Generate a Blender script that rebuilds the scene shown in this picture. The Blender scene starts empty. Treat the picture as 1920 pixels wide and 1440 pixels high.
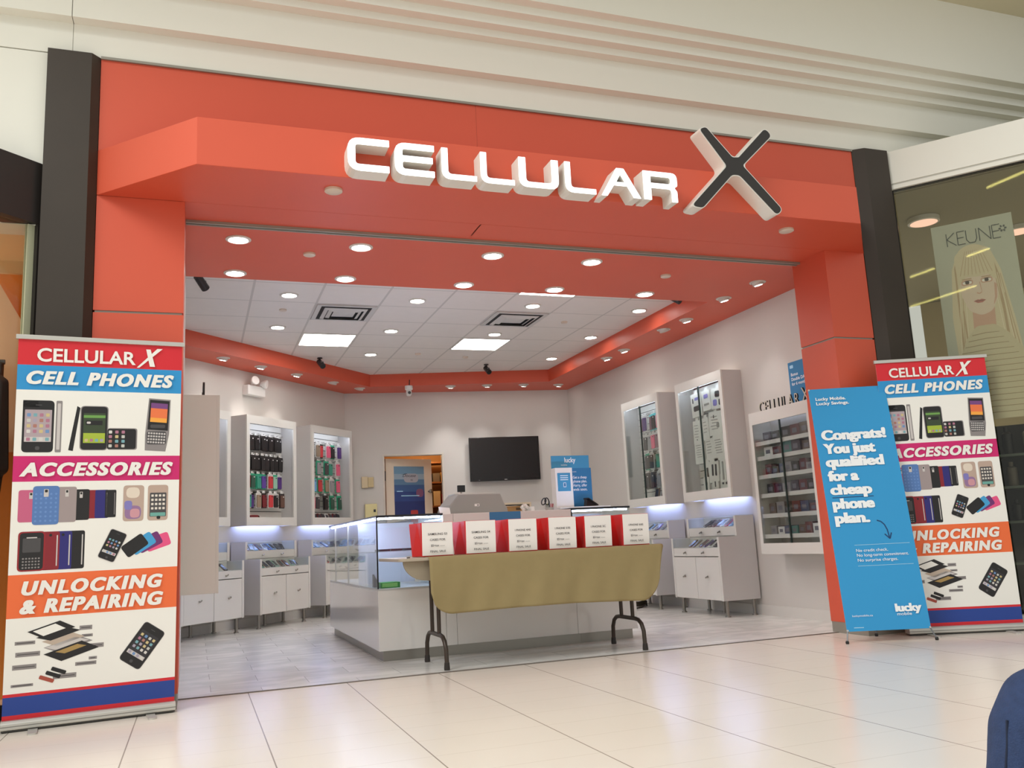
import bpy, math, random
from mathutils import Vector, Matrix
random.seed(7)
PI = math.pi
SC = bpy.context.scene
COL = SC.collection

# ------------------------------------------------------------------ camera, world, light, exposure
def look(yaw, pitch, roll):
    F = Vector((math.sin(yaw)*math.cos(pitch), math.cos(yaw)*math.cos(pitch), math.sin(pitch)))
    R = F.cross(Vector((0, 0, 1))).normalized(); U = R.cross(F)
    R2 = R*math.cos(roll) + U*math.sin(roll); U2 = -R*math.sin(roll) + U*math.cos(roll)
    return Matrix((R2, U2, -F)).transposed()
cam = bpy.data.cameras.new('camera'); cam.sensor_width = 36.0; cam.lens = 1650.75/1920*36.0
cam.clip_start = 0.05; cam.clip_end = 200
camo = bpy.data.objects.new('camera', cam); COL.objects.link(camo)
camo.matrix_world = Matrix.Translation((0, 0, 0.855)) @ look(math.radians(19.961), math.radians(10.0026), math.radians(-2.9155)).to_4x4()
SC.camera = camo

W = bpy.data.worlds.new('World'); SC.world = W; W.use_nodes = True
W.node_tree.nodes['Background'].inputs[0].default_value = (0.985, 1.0, 0.965, 1)
W.node_tree.nodes['Background'].inputs[1].default_value = 0.70

def area_light(name, loc, rot, size, energy, color=(1, 1, 1), sizey=None):
    l = bpy.data.lights.new(name, 'AREA'); l.energy = energy; l.color = color; l.size = size
    if sizey: l.shape = 'RECTANGLE'; l.size_y = sizey
    o = bpy.data.objects.new(name, l); COL.objects.link(o); o.location = loc; o.rotation_euler = rot
    return o
# unseen area light added for soft daylight from the left, high above the concourse
area_light('mall_daylight_fill', (-6.0, 1.2, 9.0), (math.radians(6), math.radians(-26), 0), 6.0, 1150, (0.985, 1.0, 0.97))

SC.view_settings.view_transform = 'Standard'
SC.view_settings.look = 'None'
SC.view_settings.exposure = 0.0
SC.view_settings.gamma = 1.0
SC.view_settings.use_curve_mapping = False
SC.cycles.use_denoising = True
SC.cycles.max_bounces = 8
SC.cycles.transparent_max_bounces = 16
SC.cycles.caustics_reflective = False
SC.cycles.caustics_refractive = False
SC.cycles.sample_clamp_indirect = 6.0

# ------------------------------------------------------------------ materials
def lin(c):
    out = []
    for x in c:
        x = x/255.0
        out.append(x/12.92 if x <= 0.04045 else ((x+0.055)/1.055)**2.4)
    return (out[0], out[1], out[2], 1.0)
MATS = {}
def mat(name, rgb, rough=0.5, metal=0.0, spec=0.5, noise=0.0, nscale=8.0, bump=0.0, bscale=60.0, coat=0.0):
    if name in MATS: return MATS[name]
    m = bpy.data.materials.new(name); m.use_nodes = True; nt = m.node_tree
    b = nt.nodes['Principled BSDF']
    b.inputs['Base Color'].default_value = lin(rgb)
    b.inputs['Roughness'].default_value = rough; b.inputs['Metallic'].default_value = metal
    b.inputs['Specular IOR Level'].default_value = spec
    if coat: b.inputs['Coat Weight'].default_value = coat; b.inputs['Coat Roughness'].default_value = 0.08
    if noise or bump:
        g = nt.nodes.new('ShaderNodeNewGeometry')
    if noise:
        n = nt.nodes.new('ShaderNodeTexNoise'); n.inputs['Scale'].default_value = nscale; n.inputs['Detail'].default_value = 4
        nt.links.new(g.outputs['Position'], n.inputs['Vector'])
        mx = nt.nodes.new('ShaderNodeMixRGB'); c = lin(rgb)
        mx.inputs[1].default_value = tuple(x*(1-noise) for x in c[:3])+(1,)
        mx.inputs[2].default_value = tuple(min(1, x*(1+noise)) for x in c[:3])+(1,)
        nt.links.new(n.outputs['Fac'], mx.inputs[0]); nt.links.new(mx.outputs[0], b.inputs['Base Color'])
    if bump:
        n2 = nt.nodes.new('ShaderNodeTexNoise'); n2.inputs['Scale'].default_value = bscale
        nt.links.new(g.outputs['Position'], n2.inputs['Vector'])
        bp = nt.nodes.new('ShaderNodeBump'); bp.inputs['Strength'].default_value = bump; bp.inputs['Distance'].default_value = 0.01
        nt.links.new(n2.outputs['Fac'], bp.inputs['Height']); nt.links.new(bp.outputs[0], b.inputs['Normal'])
    MATS[name] = m
    return m
def emit(name, rgb, strength):
    if name in MATS: return MATS[name]
    m = bpy.data.materials.new(name); m.use_nodes = True; nt = m.node_tree
    b = nt.nodes['Principled BSDF']
    b.inputs['Base Color'].default_value = lin(rgb)
    b.inputs['Emission Color'].default_value = lin(rgb); b.inputs['Emission Strength'].default_value = strength
    MATS[name] = m
    return m
def glass(name, tint=(238, 246, 242), ior=1.45, gloss=1.0):
    if name in MATS: return MATS[name]
    m = bpy.data.materials.new(name); m.use_nodes = True; nt = m.node_tree; nt.nodes.clear()
    o = nt.nodes.new('ShaderNodeOutputMaterial'); mx = nt.nodes.new('ShaderNodeMixShader')
    t = nt.nodes.new('ShaderNodeBsdfTransparent'); t.inputs[0].default_value = lin(tint)
    g = nt.nodes.new('ShaderNodeBsdfGlossy'); g.inputs['Roughness'].default_value = 0.02
    g.inputs['Color'].default_value = (gloss, gloss, gloss, 1)
    f = nt.nodes.new('ShaderNodeFresnel')
    ge = nt.nodes.new('ShaderNodeNewGeometry'); mi = nt.nodes.new('ShaderNodeMix')     # same reflection on both faces of the thin pane
    mi.inputs[2].default_value = ior; mi.inputs[3].default_value = 1/ior
    nt.links.new(ge.outputs['Backfacing'], mi.inputs[0]); nt.links.new(mi.outputs[0], f.inputs[0])
    nt.links.new(f.outputs[0], mx.inputs[0]); nt.links.new(t.outputs[0], mx.inputs[1]); nt.links.new(g.outputs[0], mx.inputs[2])
    nt.links.new(mx.outputs[0], o.inputs[0]); MATS[name] = m
    return m
def math_node(nt, op, a, b=None):
    n = nt.nodes.new('ShaderNodeMath'); n.operation = op
    for i, x in enumerate((a, b)):
        if x is None: continue
        if isinstance(x, (int, float)): n.inputs[i].default_value = x
        else: nt.links.new(x, n.inputs[i])
    return n.outputs[0]
def grid_mat(name, rgb, line, px, ox, wx, py, oy, wy, rough, stagger=0.0, line2=None, noise=0.03, nscale=2.0, veins=0.0, tilevar=0.0, spec=0.5, bump=0.0):
    """tiles seen from above/below: lines every px along x (colour line) and every py along y (colour line2)"""
    m = bpy.data.materials.new(name); m.use_nodes = True; nt = m.node_tree; b = nt.nodes['Principled BSDF']
    b.inputs['Roughness'].default_value = rough; b.inputs['Specular IOR Level'].default_value = spec
    g = nt.nodes.new('ShaderNodeNewGeometry'); s = nt.nodes.new('ShaderNodeSeparateXYZ'); nt.links.new(g.outputs['Position'], s.inputs[0])
    X, Y = s.outputs[0], s.outputs[1]
    cy = math_node(nt, 'DIVIDE', math_node(nt, 'SUBTRACT', Y, oy), py)
    row = math_node(nt, 'FLOOR', cy); fy = math_node(nt, 'FRACT', cy)
    cx = math_node(nt, 'DIVIDE', math_node(nt, 'SUBTRACT', X, ox), px)
    if stagger: cx = math_node(nt, 'ADD', cx, math_node(nt, 'MULTIPLY', row, stagger))
    fx = math_node(nt, 'FRACT', cx); colx = math_node(nt, 'FLOOR', cx)
    def near(f, w, p):   # 1 on the line
        d = math_node(nt, 'MINIMUM', f, math_node(nt, 'SUBTRACT', 1.0, f))
        return math_node(nt, 'LESS_THAN', d, w/p/2)
    lx, ly = near(fx, wx, px), near(fy, wy, py)
    n = nt.nodes.new('ShaderNodeTexNoise'); n.inputs['Scale'].default_value = nscale; n.inputs['Detail'].default_value = 5
    nt.links.new(g.outputs['Position'], n.inputs['Vector'])
    mx = nt.nodes.new('ShaderNodeMixRGB'); c = lin(rgb)
    mx.inputs[1].default_value = tuple(x*(1-noise) for x in c[:3])+(1,); mx.inputs[2].default_value = tuple(min(1, x*(1+noise)) for x in c[:3])+(1,)
    nt.links.new(n.outputs['Fac'], mx.inputs[0]); cur = mx.outputs[0]
    if veins:
        n3 = nt.nodes.new('ShaderNodeTexNoise'); n3.inputs['Scale'].default_value = 1.7; n3.inputs['Detail'].default_value = 8; n3.inputs['Distortion'].default_value = 1.5
        cmb = nt.nodes.new('ShaderNodeCombineXYZ')
        nt.links.new(math_node(nt, 'ADD', X, math_node(nt, 'MULTIPLY', row, 3.17)), cmb.inputs[0]); nt.links.new(math_node(nt, 'ADD', math_node(nt, 'MULTIPLY', Y, 2.0), math_node(nt, 'MULTIPLY', colx, 5.3)), cmb.inputs[1])
        nt.links.new(cmb.outputs[0], n3.inputs['Vector'])
        r = nt.nodes.new('ShaderNodeValToRGB'); r.color_ramp.elements[0].position = 0.42; r.color_ramp.elements[1].position = 0.62
        r.color_ramp.elements[0].color = (1-veins, 1-veins, 1-veins, 1); r.color_ramp.elements[1].color = (1, 1, 1, 1)
        nt.links.new(n3.outputs['Fac'], r.inputs[0])
        mm = nt.nodes.new('ShaderNodeMixRGB'); mm.blend_type = 'MULTIPLY'; mm.inputs[0].default_value = 1
        nt.links.new(cur, mm.inputs[1]); nt.links.new(r.outputs[0], mm.inputs[2]); cur = mm.outputs[0]
    for msk, colr in ((ly, line2 or line), (lx, line)):
        m2 = nt.nodes.new('ShaderNodeMixRGB'); nt.links.new(msk, m2.inputs[0]); nt.links.new(cur, m2.inputs[1]); m2.inputs[2].default_value = lin(colr); cur = m2.outputs[0]
    nt.links.new(cur, b.inputs['Base Color'])
    if bump:
        n2 = nt.nodes.new('ShaderNodeTexNoise'); n2.inputs['Scale'].default_value = 120; nt.links.new(g.outputs['Position'], n2.inputs['Vector'])
        bp = nt.nodes.new('ShaderNodeBump'); bp.inputs['Strength'].default_value = bump; bp.inputs['Distance'].default_value = 0.005
        nt.links.new(n2.outputs['Fac'], bp.inputs['Height']); nt.links.new(bp.outputs[0], b.inputs['Normal'])
    MATS[name] = m
    return m

ORANGE = mat('orange paint', (210, 88, 62), 0.45, noise=0.05, nscale=1.3)
WHITEWALL = mat('white wall paint', (208, 203, 197), 0.7, noise=0.015, nscale=3)
BULK = mat('cream bulkhead paint', (230, 229, 219), 0.75, noise=0.01)
DARKCOL = mat('dark brown paint', (54, 45, 36), 0.5, noise=0.12, nscale=5)
WHITELAM = mat('white laminate', (220, 217, 211), 0.35)
GLOSSWHITE = mat('gloss white laminate', (232, 230, 227), 0.12, coat=0.3)
GREYLAM = mat('grey side laminate', (202, 199, 197), 0.4)
STEEL = mat('brushed steel', (150, 146, 138), 0.35, metal=0.9)
ALU = mat('aluminium', (205, 203, 196), 0.4, metal=0.6)
GREYMETAL = mat('grey metal trim', (150, 146, 136), 0.45, metal=0.3)
BLACK = mat('black plastic', (22, 21, 22), 0.35)
BLACKSTEEL = mat('dark bronze steel', (66, 56, 48), 0.4, metal=0.3)
WHITEPL = mat('white plastic', (236, 234, 230), 0.4)
PAPER = mat('white paper', (242, 238, 234), 0.8)
INK = mat('dark ink', (52, 50, 56), 0.8)
GLASS = glass('clear glass', (246, 249, 248))
SHOPGLASS = glass('window glass', (240, 240, 234), 1.5, 0.5)
LEDW = emit('cool white led', (226, 236, 255), 9.0)
LEDB = emit('bluish led strip', (204, 216, 255), 70.0)
PANEL = emit('panel diffuser', (254, 253, 247), 17.0)
DLON = emit('downlight lit', (255, 253, 247), 34.0)
LETTERFACE = emit('lit letter face', (250, 253, 255), 1.25)

# ------------------------------------------------------------------ mesh helpers
class MB:
    def __init__(s): s.v = []; s.f = []; s.m = []; s.mats = []; s.X = None
    def mi(s, m):
        if m not in s.mats: s.mats.append(m)
        return s.mats.index(m)
    def add(s, pts, faces, m):
        o = len(s.v)
        for p in pts:
            p = Vector(p)
            if s.X is not None: p = s.X @ p
            s.v.append(tuple(p))
        k = s.mi(m)
        for f in faces: s.f.append([o+i for i in f]); s.m.append(k)
        return s
    def face(s, pts, m): return s.add(pts, [list(range(len(pts)))], m)
    def box(s, x0, x1, y0, y1, z0, z1, m):
        p = [(x0, y0, z0), (x1, y0, z0), (x1, y1, z0), (x0, y1, z0), (x0, y0, z1), (x1, y0, z1), (x1, y1, z1), (x0, y1, z1)]
        return s.add(p, [(3, 2, 1, 0), (4, 5, 6, 7), (0, 1, 5, 4), (1, 2, 6, 5), (2, 3, 7, 6), (3, 0, 4, 7)], m)
    def prism(s, poly, fn, w0, w1, m, caps=True):
        """poly in (a,b); fn(a,b,w) -> xyz"""
        n = len(poly); p = [fn(a, b, w0) for a, b in poly]+[fn(a, b, w1) for a, b in poly]
        fs = [(i, (i+1) % n, n+(i+1) % n, n+i) for i in range(n)]
        if caps: fs += [list(range(n))[::-1], list(range(n, 2*n))]
        return s.add(p, fs, m)
    def lathe(s, prof, m, c=(0, 0, 0), seg=24, M=None, cap=True):
        pts = []; fs = []; n = len(prof)
        for r, z in prof:
            for k in range(seg):
                a = 2*PI*k/seg; p = Vector((r*math.cos(a), r*math.sin(a), z))
                if M is not None: p = M @ p
                pts.append(p+Vector(c))
        for i in range(n-1):
            for k in range(seg):
                fs.append((i*seg+k, i*seg+(k+1) % seg, (i+1)*seg+(k+1) % seg, (i+1)*seg+k))
        if cap:
            fs.append(list(range(seg))[::-1]); fs.append([(n-1)*seg+k for k in range(seg)])
        return s.add(pts, fs, m)
    def tube(s, path, r, m, seg=10, closed=False):
        path = [Vector(p) for p in path]; n = len(path); pts = []; fs = []
        prev = None
        for i, p in enumerate(path):
            if closed: d = path[(i+1) % n]-path[i-1]
            else: d = path[min(i+1, n-1)]-path[max(i-1, 0)]
            d.normalize()
            if prev is None:
                a = Vector((0, 0, 1)) if abs(d.z) < 0.9 else Vector((1, 0, 0)); u = d.cross(a).normalized()
            else:
                u = (prev-d*prev.dot(d)).normalized()
            prev = u; w = d.cross(u)
            rr = r[i] if isinstance(r, (list, tuple)) else r
            for k in range(seg):
                t = 2*PI*k/seg; pts.append(p+u*rr*math.cos(t)+w*rr*math.sin(t))
        for i in range(n if closed else n-1):
            j = (i+1) % n
            for k in range(seg): fs.append((i*seg+k, i*seg+(k+1) % seg, j*seg+(k+1) % seg, j*seg+k))
        if not closed: fs.append(list(range(seg))[::-1]); fs.append([(n-1)*seg+k for k in range(seg)])
        return s.add(pts, fs, m)
    def flat(s, me, fn, m):
        """a Blender mesh laid through fn(x,y,z)"""
        return s.add([fn(*v.co) for v in me.vertices], [list(p.vertices) for p in me.polygons], m)
    def text(s, body, fn, size, m, bold=0.0, shear=0.0, align='LEFT', sx=1.0, width=None, ext=0.0, space=1.0):
        me = text_mesh(body, bold, shear, ext/size if size else 0, space)
        xs = [v.co.x for v in me.vertices]; x0, x1 = min(xs), max(xs)
        k = size
        kx = width/(x1-x0) if width else size*sx
        off = {'LEFT': -x0, 'CENTER': -(x0+x1)/2, 'RIGHT': -x1}[align]
        return s.flat(me, lambda x, y, z: fn((x+off)*kx, y*k, z*k), m)
    def build(s, name, parent=None, bevel=0.0, seg=2, smooth=False, loc=None):
        me = bpy.data.meshes.new(name); me.from_pydata(s.v, [], s.f)
        for m in s.mats: me.materials.append(m)
        me.polygons.foreach_set('material_index', s.m)
        if smooth:
            me.polygons.foreach_set('use_smooth', [True]*len(me.polygons))
        me.update(); o = bpy.data.objects.new(name, me); COL.objects.link(o)
        if smooth:
            try: me.set_sharp_from_angle(angle=math.radians(40))
            except Exception: pass
        if bevel:
            b = o.modifiers.new('bevel', 'BEVEL'); b.width = bevel; b.segments = seg; b.limit_method = 'ANGLE'; b.angle_limit = math.radians(50)
        if parent is not None: o.parent = parent
        if loc is not None: o.location = loc
        return o
_TC = {}
def text_mesh(body, bold, shear, ext, space=1.0):
    key = (body, bold, shear, ext, space)
    if key not in _TC:
        cu = bpy.data.curves.new('lettering', 'FONT'); cu.body = body; cu.size = 1.0; cu.offset = bold; cu.shear = shear; cu.extrude = ext
        cu.space_character = space; cu.resolution_u = 4
        o = bpy.data.objects.new('lettering', cu); _TC[key] = bpy.data.meshes.new_from_object(o)
        bpy.data.objects.remove(o); bpy.data.curves.remove(cu)
    return _TC[key]
def loops_mesh(loops, ext):
    cu = bpy.data.curves.new('outline', 'CURVE'); cu.dimensions = '2D'; cu.fill_mode = 'BOTH'; cu.extrude = ext
    for pts in loops:
        sp = cu.splines.new('POLY'); sp.points.add(len(pts)-1); sp.use_cyclic_u = True
        for p, q in zip(sp.points, pts): p.co = (q[0], q[1], 0, 1)
    o = bpy.data.objects.new('outline', cu); me = bpy.data.meshes.new_from_object(o)
    bpy.data.objects.remove(o); bpy.data.curves.remove(cu)
    return me
def fillet(pts, n=5):
    """pts: (x, y, r) -> polygon with rounded corners"""
    out = []; N = len(pts)
    for i in range(N):
        x, y, r = pts[i]; p = Vector((x, y)); a = Vector(pts[i-1][:2])-p; b = Vector(pts[(i+1) % N][:2])-p
        if r <= 0: out.append((x, y)); continue
        la, lb = a.length, b.length; a.normalize(); b.normalize()
        ang = a.angle(b); t = min(r/math.tan(ang/2), la*0.48, lb*0.48)
        p0, p1 = p+a*t, p+b*t
        for k in range(n+1):
            u = k/n; q = p0*(1-u)**2+p*2*u*(1-u)+p1*u*u; out.append((q.x, q.y))
    return out
def rrect(cx, cy, w, h, r, rot=0.0, n=4):
    pts = fillet([(-w/2, -h/2, r), (w/2, -h/2, r), (w/2, h/2, r), (-w/2, h/2, r)], n)
    c, s = math.cos(rot), math.sin(rot)
    return [(cx+x*c-y*s, cy+x*s+y*c) for x, y in pts]
def empty(name, loc=(0, 0, 0), rz=0.0):
    o = bpy.data.objects.new(name, None); COL.objects.link(o); o.location = loc; o.rotation_euler = (0, 0, rz); o.empty_display_size = 0.1
    return o
def tag(o, label, cat, group=None, kind=None):
    o['label'] = label; o['category'] = cat
    if group: o['group'] = group
    if kind: o['kind'] = kind
    return o
def struct(o, label=None, cat=None):
    o['kind'] = 'structure'
    if label: o['label'] = label; o['category'] = cat
    return o
def copy_tree(o, parent=None):
    c = o.copy(); COL.objects.link(c)
    if parent is not None: c.parent = parent
    for ch in list(o.children): copy_tree(ch, c)
    return c
ORD = ['first', 'second', 'third', 'fourth', 'fifth', 'sixth', 'seventh', 'eighth', 'ninth', 'tenth']

# ------------------------------------------------------------------ the setting
ZS = 3.047   # underside of the orange soffit
ZC = 3.22    # tile ceiling of the shop
FLOORM = grid_mat('mall porcelain tile', (234, 225, 213), (158, 146, 134), 0.6096, 0.317, 0.006, 0.3048, 0.05, 0.004, 0.22, line2=(216, 205, 191), noise=0.04, nscale=1.5, spec=0.45)
FLOORS = grid_mat('shop marble tile', (236, 234, 229), (178, 175, 170), 0.61, 0.1, 0.004, 0.305, 0.02, 0.003, 0.22, stagger=0.5, line2=(222, 219, 214), noise=0.05, veins=0.17)
CEILT = grid_mat('ceiling tile', (226, 218, 212), (200, 193, 187), 0.617, 0.466, 0.022, 0.617, 9.68-0.617*6, 0.018, 0.9, line2=(200, 193, 187), noise=0.03, nscale=9, bump=0.2)

b = MB(); b.face([(-14, -9, 0), (16, -9, 0), (16, 16, 0), (-14, 16, 0)], FLOORM); struct(b.build('floor'), 'pale mall floor of large ivory tiles', 'floor')
b = MB(); b.prism([(-0.1, 5.965), (5.28, 5.965), (5.28, 12.1), (2.3, 12.55), (1.99, 12.6), (-1.23, 9.17), (-1.23, 7.3), (-0.1, 7.3)], lambda x, y, w: (x, y, w), -0.05, 0.003, FLOORS)
struct(b.build('floor_shop'), 'grey veined marble tile floor inside the phone shop', 'floor')
b = MB(); b.box(-0.09, 4.81, 5.945, 5.968, -0.02, 0.005, mat('threshold strip', (112, 104, 96), 0.5)); struct(b.build('trim_threshold'), 'thin dark threshold strip across the shop entrance', 'threshold')

def frame(loc, ang): return Matrix.Translation(loc) @ Matrix.Rotation(ang, 4, 'Z')
LW_O = Vector((-0.109, 10.356, 0)); LW_A = math.atan2(0.729, 0.684)
BW_O = Vector((2.30, 12.55, 0)); BW_A = math.atan2(-0.149, 0.989)
RW_A = -PI/2
RS_O = Vector((5.523, 5.6, 0)); RS_A = math.atan2(-0.778, 0.628)
LS_O = Vector((-0.89, 5.6, 0)); LS_A = math.atan2(0.67, 0.74)     # local x runs towards the column (0) from negative
def LWf(x, y, z): return frame(LW_O, LW_A) @ Vector((x, y, z))
def BWf(x, y, z): return frame(BW_O, BW_A) @ Vector((x, y, z))

b = MB(); b.X = frame(LW_O, LW_A); b.box(-1.62, 3.12, 0, 0.12, 0, ZC, WHITEWALL); b.X = None
b.box(-0.22, -0.1, 6.02, 7.27, 0, ZC, WHITEWALL); b.box(-1.35, -0.1, 7.27, 7.39, 0, ZC, WHITEWALL); b.box(-1.35, -1.23, 7.39, 9.25, 0, ZC, WHITEWALL)
struct(b.build('wall_left'), 'white slanting left wall of the phone shop', 'wall')
b = MB(); b.X = frame(BW_O, BW_A)
b.box(-0.35, 0.222, 0, 0.12, 0, ZC, WHITEWALL); b.box(1.085, 3.15, 0, 0.12, 0, ZC, WHITEWALL); b.box(0.222, 1.085, 0, 0.12, 2.13, ZC, WHITEWALL)
struct(b.build('wall_back'), 'white back wall with an open doorway', 'wall')
b = MB(); b.box(5.28, 5.40, 5.98, 12.3, 0, ZC, WHITEWALL); struct(b.build('wall_right'), 'white right wall of the phone shop', 'wall')
b = MB(); b.box(5.262, 5.28, 6.03, 12.05, 0, 0.10, mat('white skirting', (216, 212, 206), 0.4)); struct(b.build('baseboard_right'), 'low white baseboard along the right wall', 'baseboard')
b = MB(); b.X = frame(LW_O, LW_A); b.box(-1.5, 3.05, -0.015, 0.0, 0, 0.10, MATS['white skirting']); struct(b.build('baseboard_left'), 'low white baseboard along the left wall', 'baseboard')

# orange soffit ring with the recess for the tile ceiling
outer = [(-0.1, 5.604), (5.28, 5.604), (5.28, 12.12), (2.3, 12.57), (1.97, 12.62), (-1.26, 9.19), (-1.26, 7.1), (-0.1, 7.1)]
inner = [(-0.21, 7.2), (4.70, 7.2), (4.72, 11.45), (2.265, 12.03), (-1.0, 8.815), (-1.0, 7.41), (-0.21, 7.41)]
b = MB(); me = loops_mesh([outer, inner], (ZC-ZS)/2)
b.flat(me, lambda x, y, z: (x, y, z+(ZC+ZS)/2), ORANGE); struct(b.build('ceiling_soffit'), 'orange soffit running round the shop ceiling', 'ceiling')
b = MB(); b.face([(-1.3, 7.15, ZC), (-1.3, 12.6, ZC), (4.85, 12.6, ZC), (4.85, 7.15, ZC)], CEILT); b.box(-1.4, 5.5, 5.86, 12.9, ZC+0.002, ZC+0.05, WHITEWALL)  # hidden slab added above the tiles to stop light leaking in
struct(b.build('ceiling'), 'white suspended tile ceiling inside the phone shop', 'ceiling')
# shutter track under the soffit
b = MB()
b.box(-0.085, 4.80, 5.915, 5.935, ZS-0.018, ZS+0.01, GREYMETAL); b.box(-0.085, 4.80, 5.955, 5.975, ZS-0.018, ZS+0.01, GREYMETAL); b.box(-0.085, 4.80, 5.935, 5.955, ZS-0.004, ZS+0.01, STEEL)
struct(b.build('trim_shutter_track'), 'grey metal shutter track under the orange soffit', 'trim')
# orange pillars, fascia and projecting canopy
def pillar(name, x0, x1, lab):
    b = MB()
    for z0, z1 in ((0.085, 2.312), (2.326, ZS)): b.box(x0, x1, 5.605, 6.02, z0, z1, ORANGE)
    b.box(x0+0.008, x1-0.008, 5.613, 6.012, 2.31, 2.328, GREYMETAL)
    b.box(x0+0.004, x1-0.004, 5.609, 6.016, 0, 0.085, GREYMETAL)
    return struct(b.build(name), lab, 'pillar')
pillar('pillar_left', -0.593, -0.088, 'orange pillar left of the shop entrance')
pillar('pillar_right', 4.80, 5.197, 'orange pillar right of the shop entrance')
b = MB(); b.box(-0.593, 1.862, 5.605, 5.85, ZS+0.03, 3.945, ORANGE); b.box(1.866, 5.20, 5.605, 5.85, ZS+0.03, 3.945, ORANGE)
b.box(1.86, 1.868, 5.6075, 5.84, ZS, 3.94, mat('seam filler', (206, 110, 88), 0.6)); struct(b.build('wall_fascia'), 'orange fascia board above the shop entrance', 'wall')
b = MB(); b.box(-0.593, 5.20, 5.59, 5.62, 3.945, 3.962, GREYMETAL); struct(b.build('trim_fascia'), 'thin metal strip along the top of the orange fascia', 'trim')
b = MB(); b.prism([(-0.595, 5.604), (-0.02, 5.01), (4.655, 5.01), (5.197, 5.604)], lambda x, y, w: (x, y, w), ZS, 3.337, ORANGE); struct(b.build('wall_canopy', bevel=0.003), 'orange chamfered canopy box projecting over the entrance', 'canopy')
# brown columns beside the orange front
b = MB(); b.prism([(-0.89, 5.62), (-0.885, 5.55), (-0.64, 5.55), (-0.596, 5.60), (-0.596, 5.75), (-0.89, 5.75)], lambda x, y, w: (x, y, w), 0, 3.953, DARKCOL); struct(b.build('column_left'), 'dark brown column left of the orange shop front', 'column')
b = MB(); b.prism([(5.20, 5.62), (5.20, 5.60), (5.285, 5.54), (5.523, 5.54), (5.523, 5.75), (5.20, 5.75)], lambda x, y, w: (x, y, w), 0, 3.962, DARKCOL); struct(b.build('column_right'), 'dark brown column right of the orange shop front', 'column')
# stepped cream bulkhead
prof = [(5.605, 3.955), (5.605, 4.167), (5.522, 4.167), (5.522, 4.409), (5.445, 4.409), (5.445, 4.462), (5.365, 4.462), (5.365, 4.525), (5.285, 4.525), (5.285, 4.58), (5.205, 4.58), (5.205, 5.24), (6.0, 5.24), (6.0, 3.955)]
b = MB(); b.prism(prof, lambda y, z, w: (w, y, z), -9, -0.758, BULK); b.prism(prof, lambda y, z, w: (w, y, z), -0.754, 14, BULK)
b.box(-0.76, -0.75, 5.609, 5.99, 3.96, 4.165, mat('joint grey', (190, 188, 178), 0.8)); struct(b.build('wall_bulkhead'), 'cream stepped bulkhead above the shop fronts', 'wall')  # recessed grey strip fills the vertical joint
b = MB(); b.box(-9, -0.893, 5.607, 5.8, 2.83, 3.948, BULK); struct(b.build('wall_neighbour'), 'white wall panel above the neighbouring shop left', 'wall')
b = MB(); b.box(-9, 14, 4.2, 6.0, 5.24, 5.32, mat('mall ceiling paint', (205, 198, 172), 0.8)); struct(b.build('ceiling_mall'), 'beige mall ceiling edge above the bulkhead', 'ceiling')

# ---- back room behind the doorway
WARMWALL = mat('back room wall', (206, 160, 110), 0.8)
b = MB(); b.X = frame(BW_O, BW_A)
b.box(-0.5, 1.7, 1.9, 2.0, 0, 2.5, WARMWALL); b.box(-0.6, -0.5, 0.12, 2.0, 0, 2.5, WARMWALL); b.box(1.7, 1.8, 0.12, 2.0, 0, 2.5, WARMWALL); b.box(-0.6, 1.8, 0.12, 2.0, 2.5, 2.55, WARMWALL)
struct(b.build('wall_stockroom'), 'warm lit stock room walls behind the open door', 'wall')
lp = bpy.data.lights.new('stockroom_fill', 'POINT'); lp.energy = 12; lp.color = (1, 0.66, 0.32); lp.shadow_soft_size = 0.1  # unseen point light added to warm the stock room
lo = bpy.data.objects.new('stockroom_fill', lp); COL.objects.link(lo); lo.location = BWf(0.95, 1.1, 2.3)

# ---- right neighbour: angled salon front
RSX = frame(RS_O, RS_A)
FRAMEW = mat('white window frame', (226, 224, 214), 0.45)
b = MB(); b.X = RSX
b.box(0, 3.2, 0, 0.16, 3.675, 3.962, FRAMEW); b.box(0.004, 3.2, 0.006, 0.15, 3.66, 3.675, mat('frame shadow gap', (188, 186, 176), 0.6)); 
struct(b.build('wall_header'), 'white header above the salon window', 'wall')
b = MB(); b.X = RSX
b.box(0, 0.038, 0, 0.10, 0, 3.66, FRAMEW); b.box(0.038, 2.4, 0, 0.10, 3.625, 3.66, FRAMEW); b.box(0.038, 2.4, 0, 0.10, 0, 0.1, FRAMEW); b.box(2.4, 2.46, 0, 0.1, 0, 3.66, FRAMEW)
b.box(0.038, 0.046, 0.03, 0.07, 0.1, 3.625, BLACK); b.box(0.046, 2.4, 0.03, 0.07, 3.617, 3.625, BLACK)
wf = b.build('window_salon'); struct(wf, 'tall white framed salon window', 'window')
b = MB(); b.X = RSX; b.box(0.046, 2.4, 0.046, 0.054, 0.1, 3.617, SHOPGLASS); g = b.build('window_pane', wf)
SALON = mat('salon wall', (196, 184, 150), 0.8)
b = MB()
b.X = RSX; b.box(-0.3, 4.5, 4.6, 4.7, 0, 3.62, SALON); b.box(4.4, 4.5, 0.2, 4.7, 0, 3.62, SALON); b.X = None
b.box(5.41, 5.5, 5.8, 12.5, 0, 3.62, SALON)
struct(b.build('wall_salon'), 'beige walls inside the salon', 'wall')
b = MB(); b.X = RSX; b.box(-2.2, 4.5, 0.16, 4.7, 3.63, 3.66, mat('salon ceiling', (168, 162, 136), 0.8)); struct(b.build('ceiling_salon'), 'beige ceiling inside the salon', 'ceiling')
lp = bpy.data.lights.new('salon_fill', 'POINT'); lp.energy = 22; lp.color = (1, 0.92, 0.78); lp.shadow_soft_size = 0.3  # unseen point light added at mid height to brighten the salon
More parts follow.
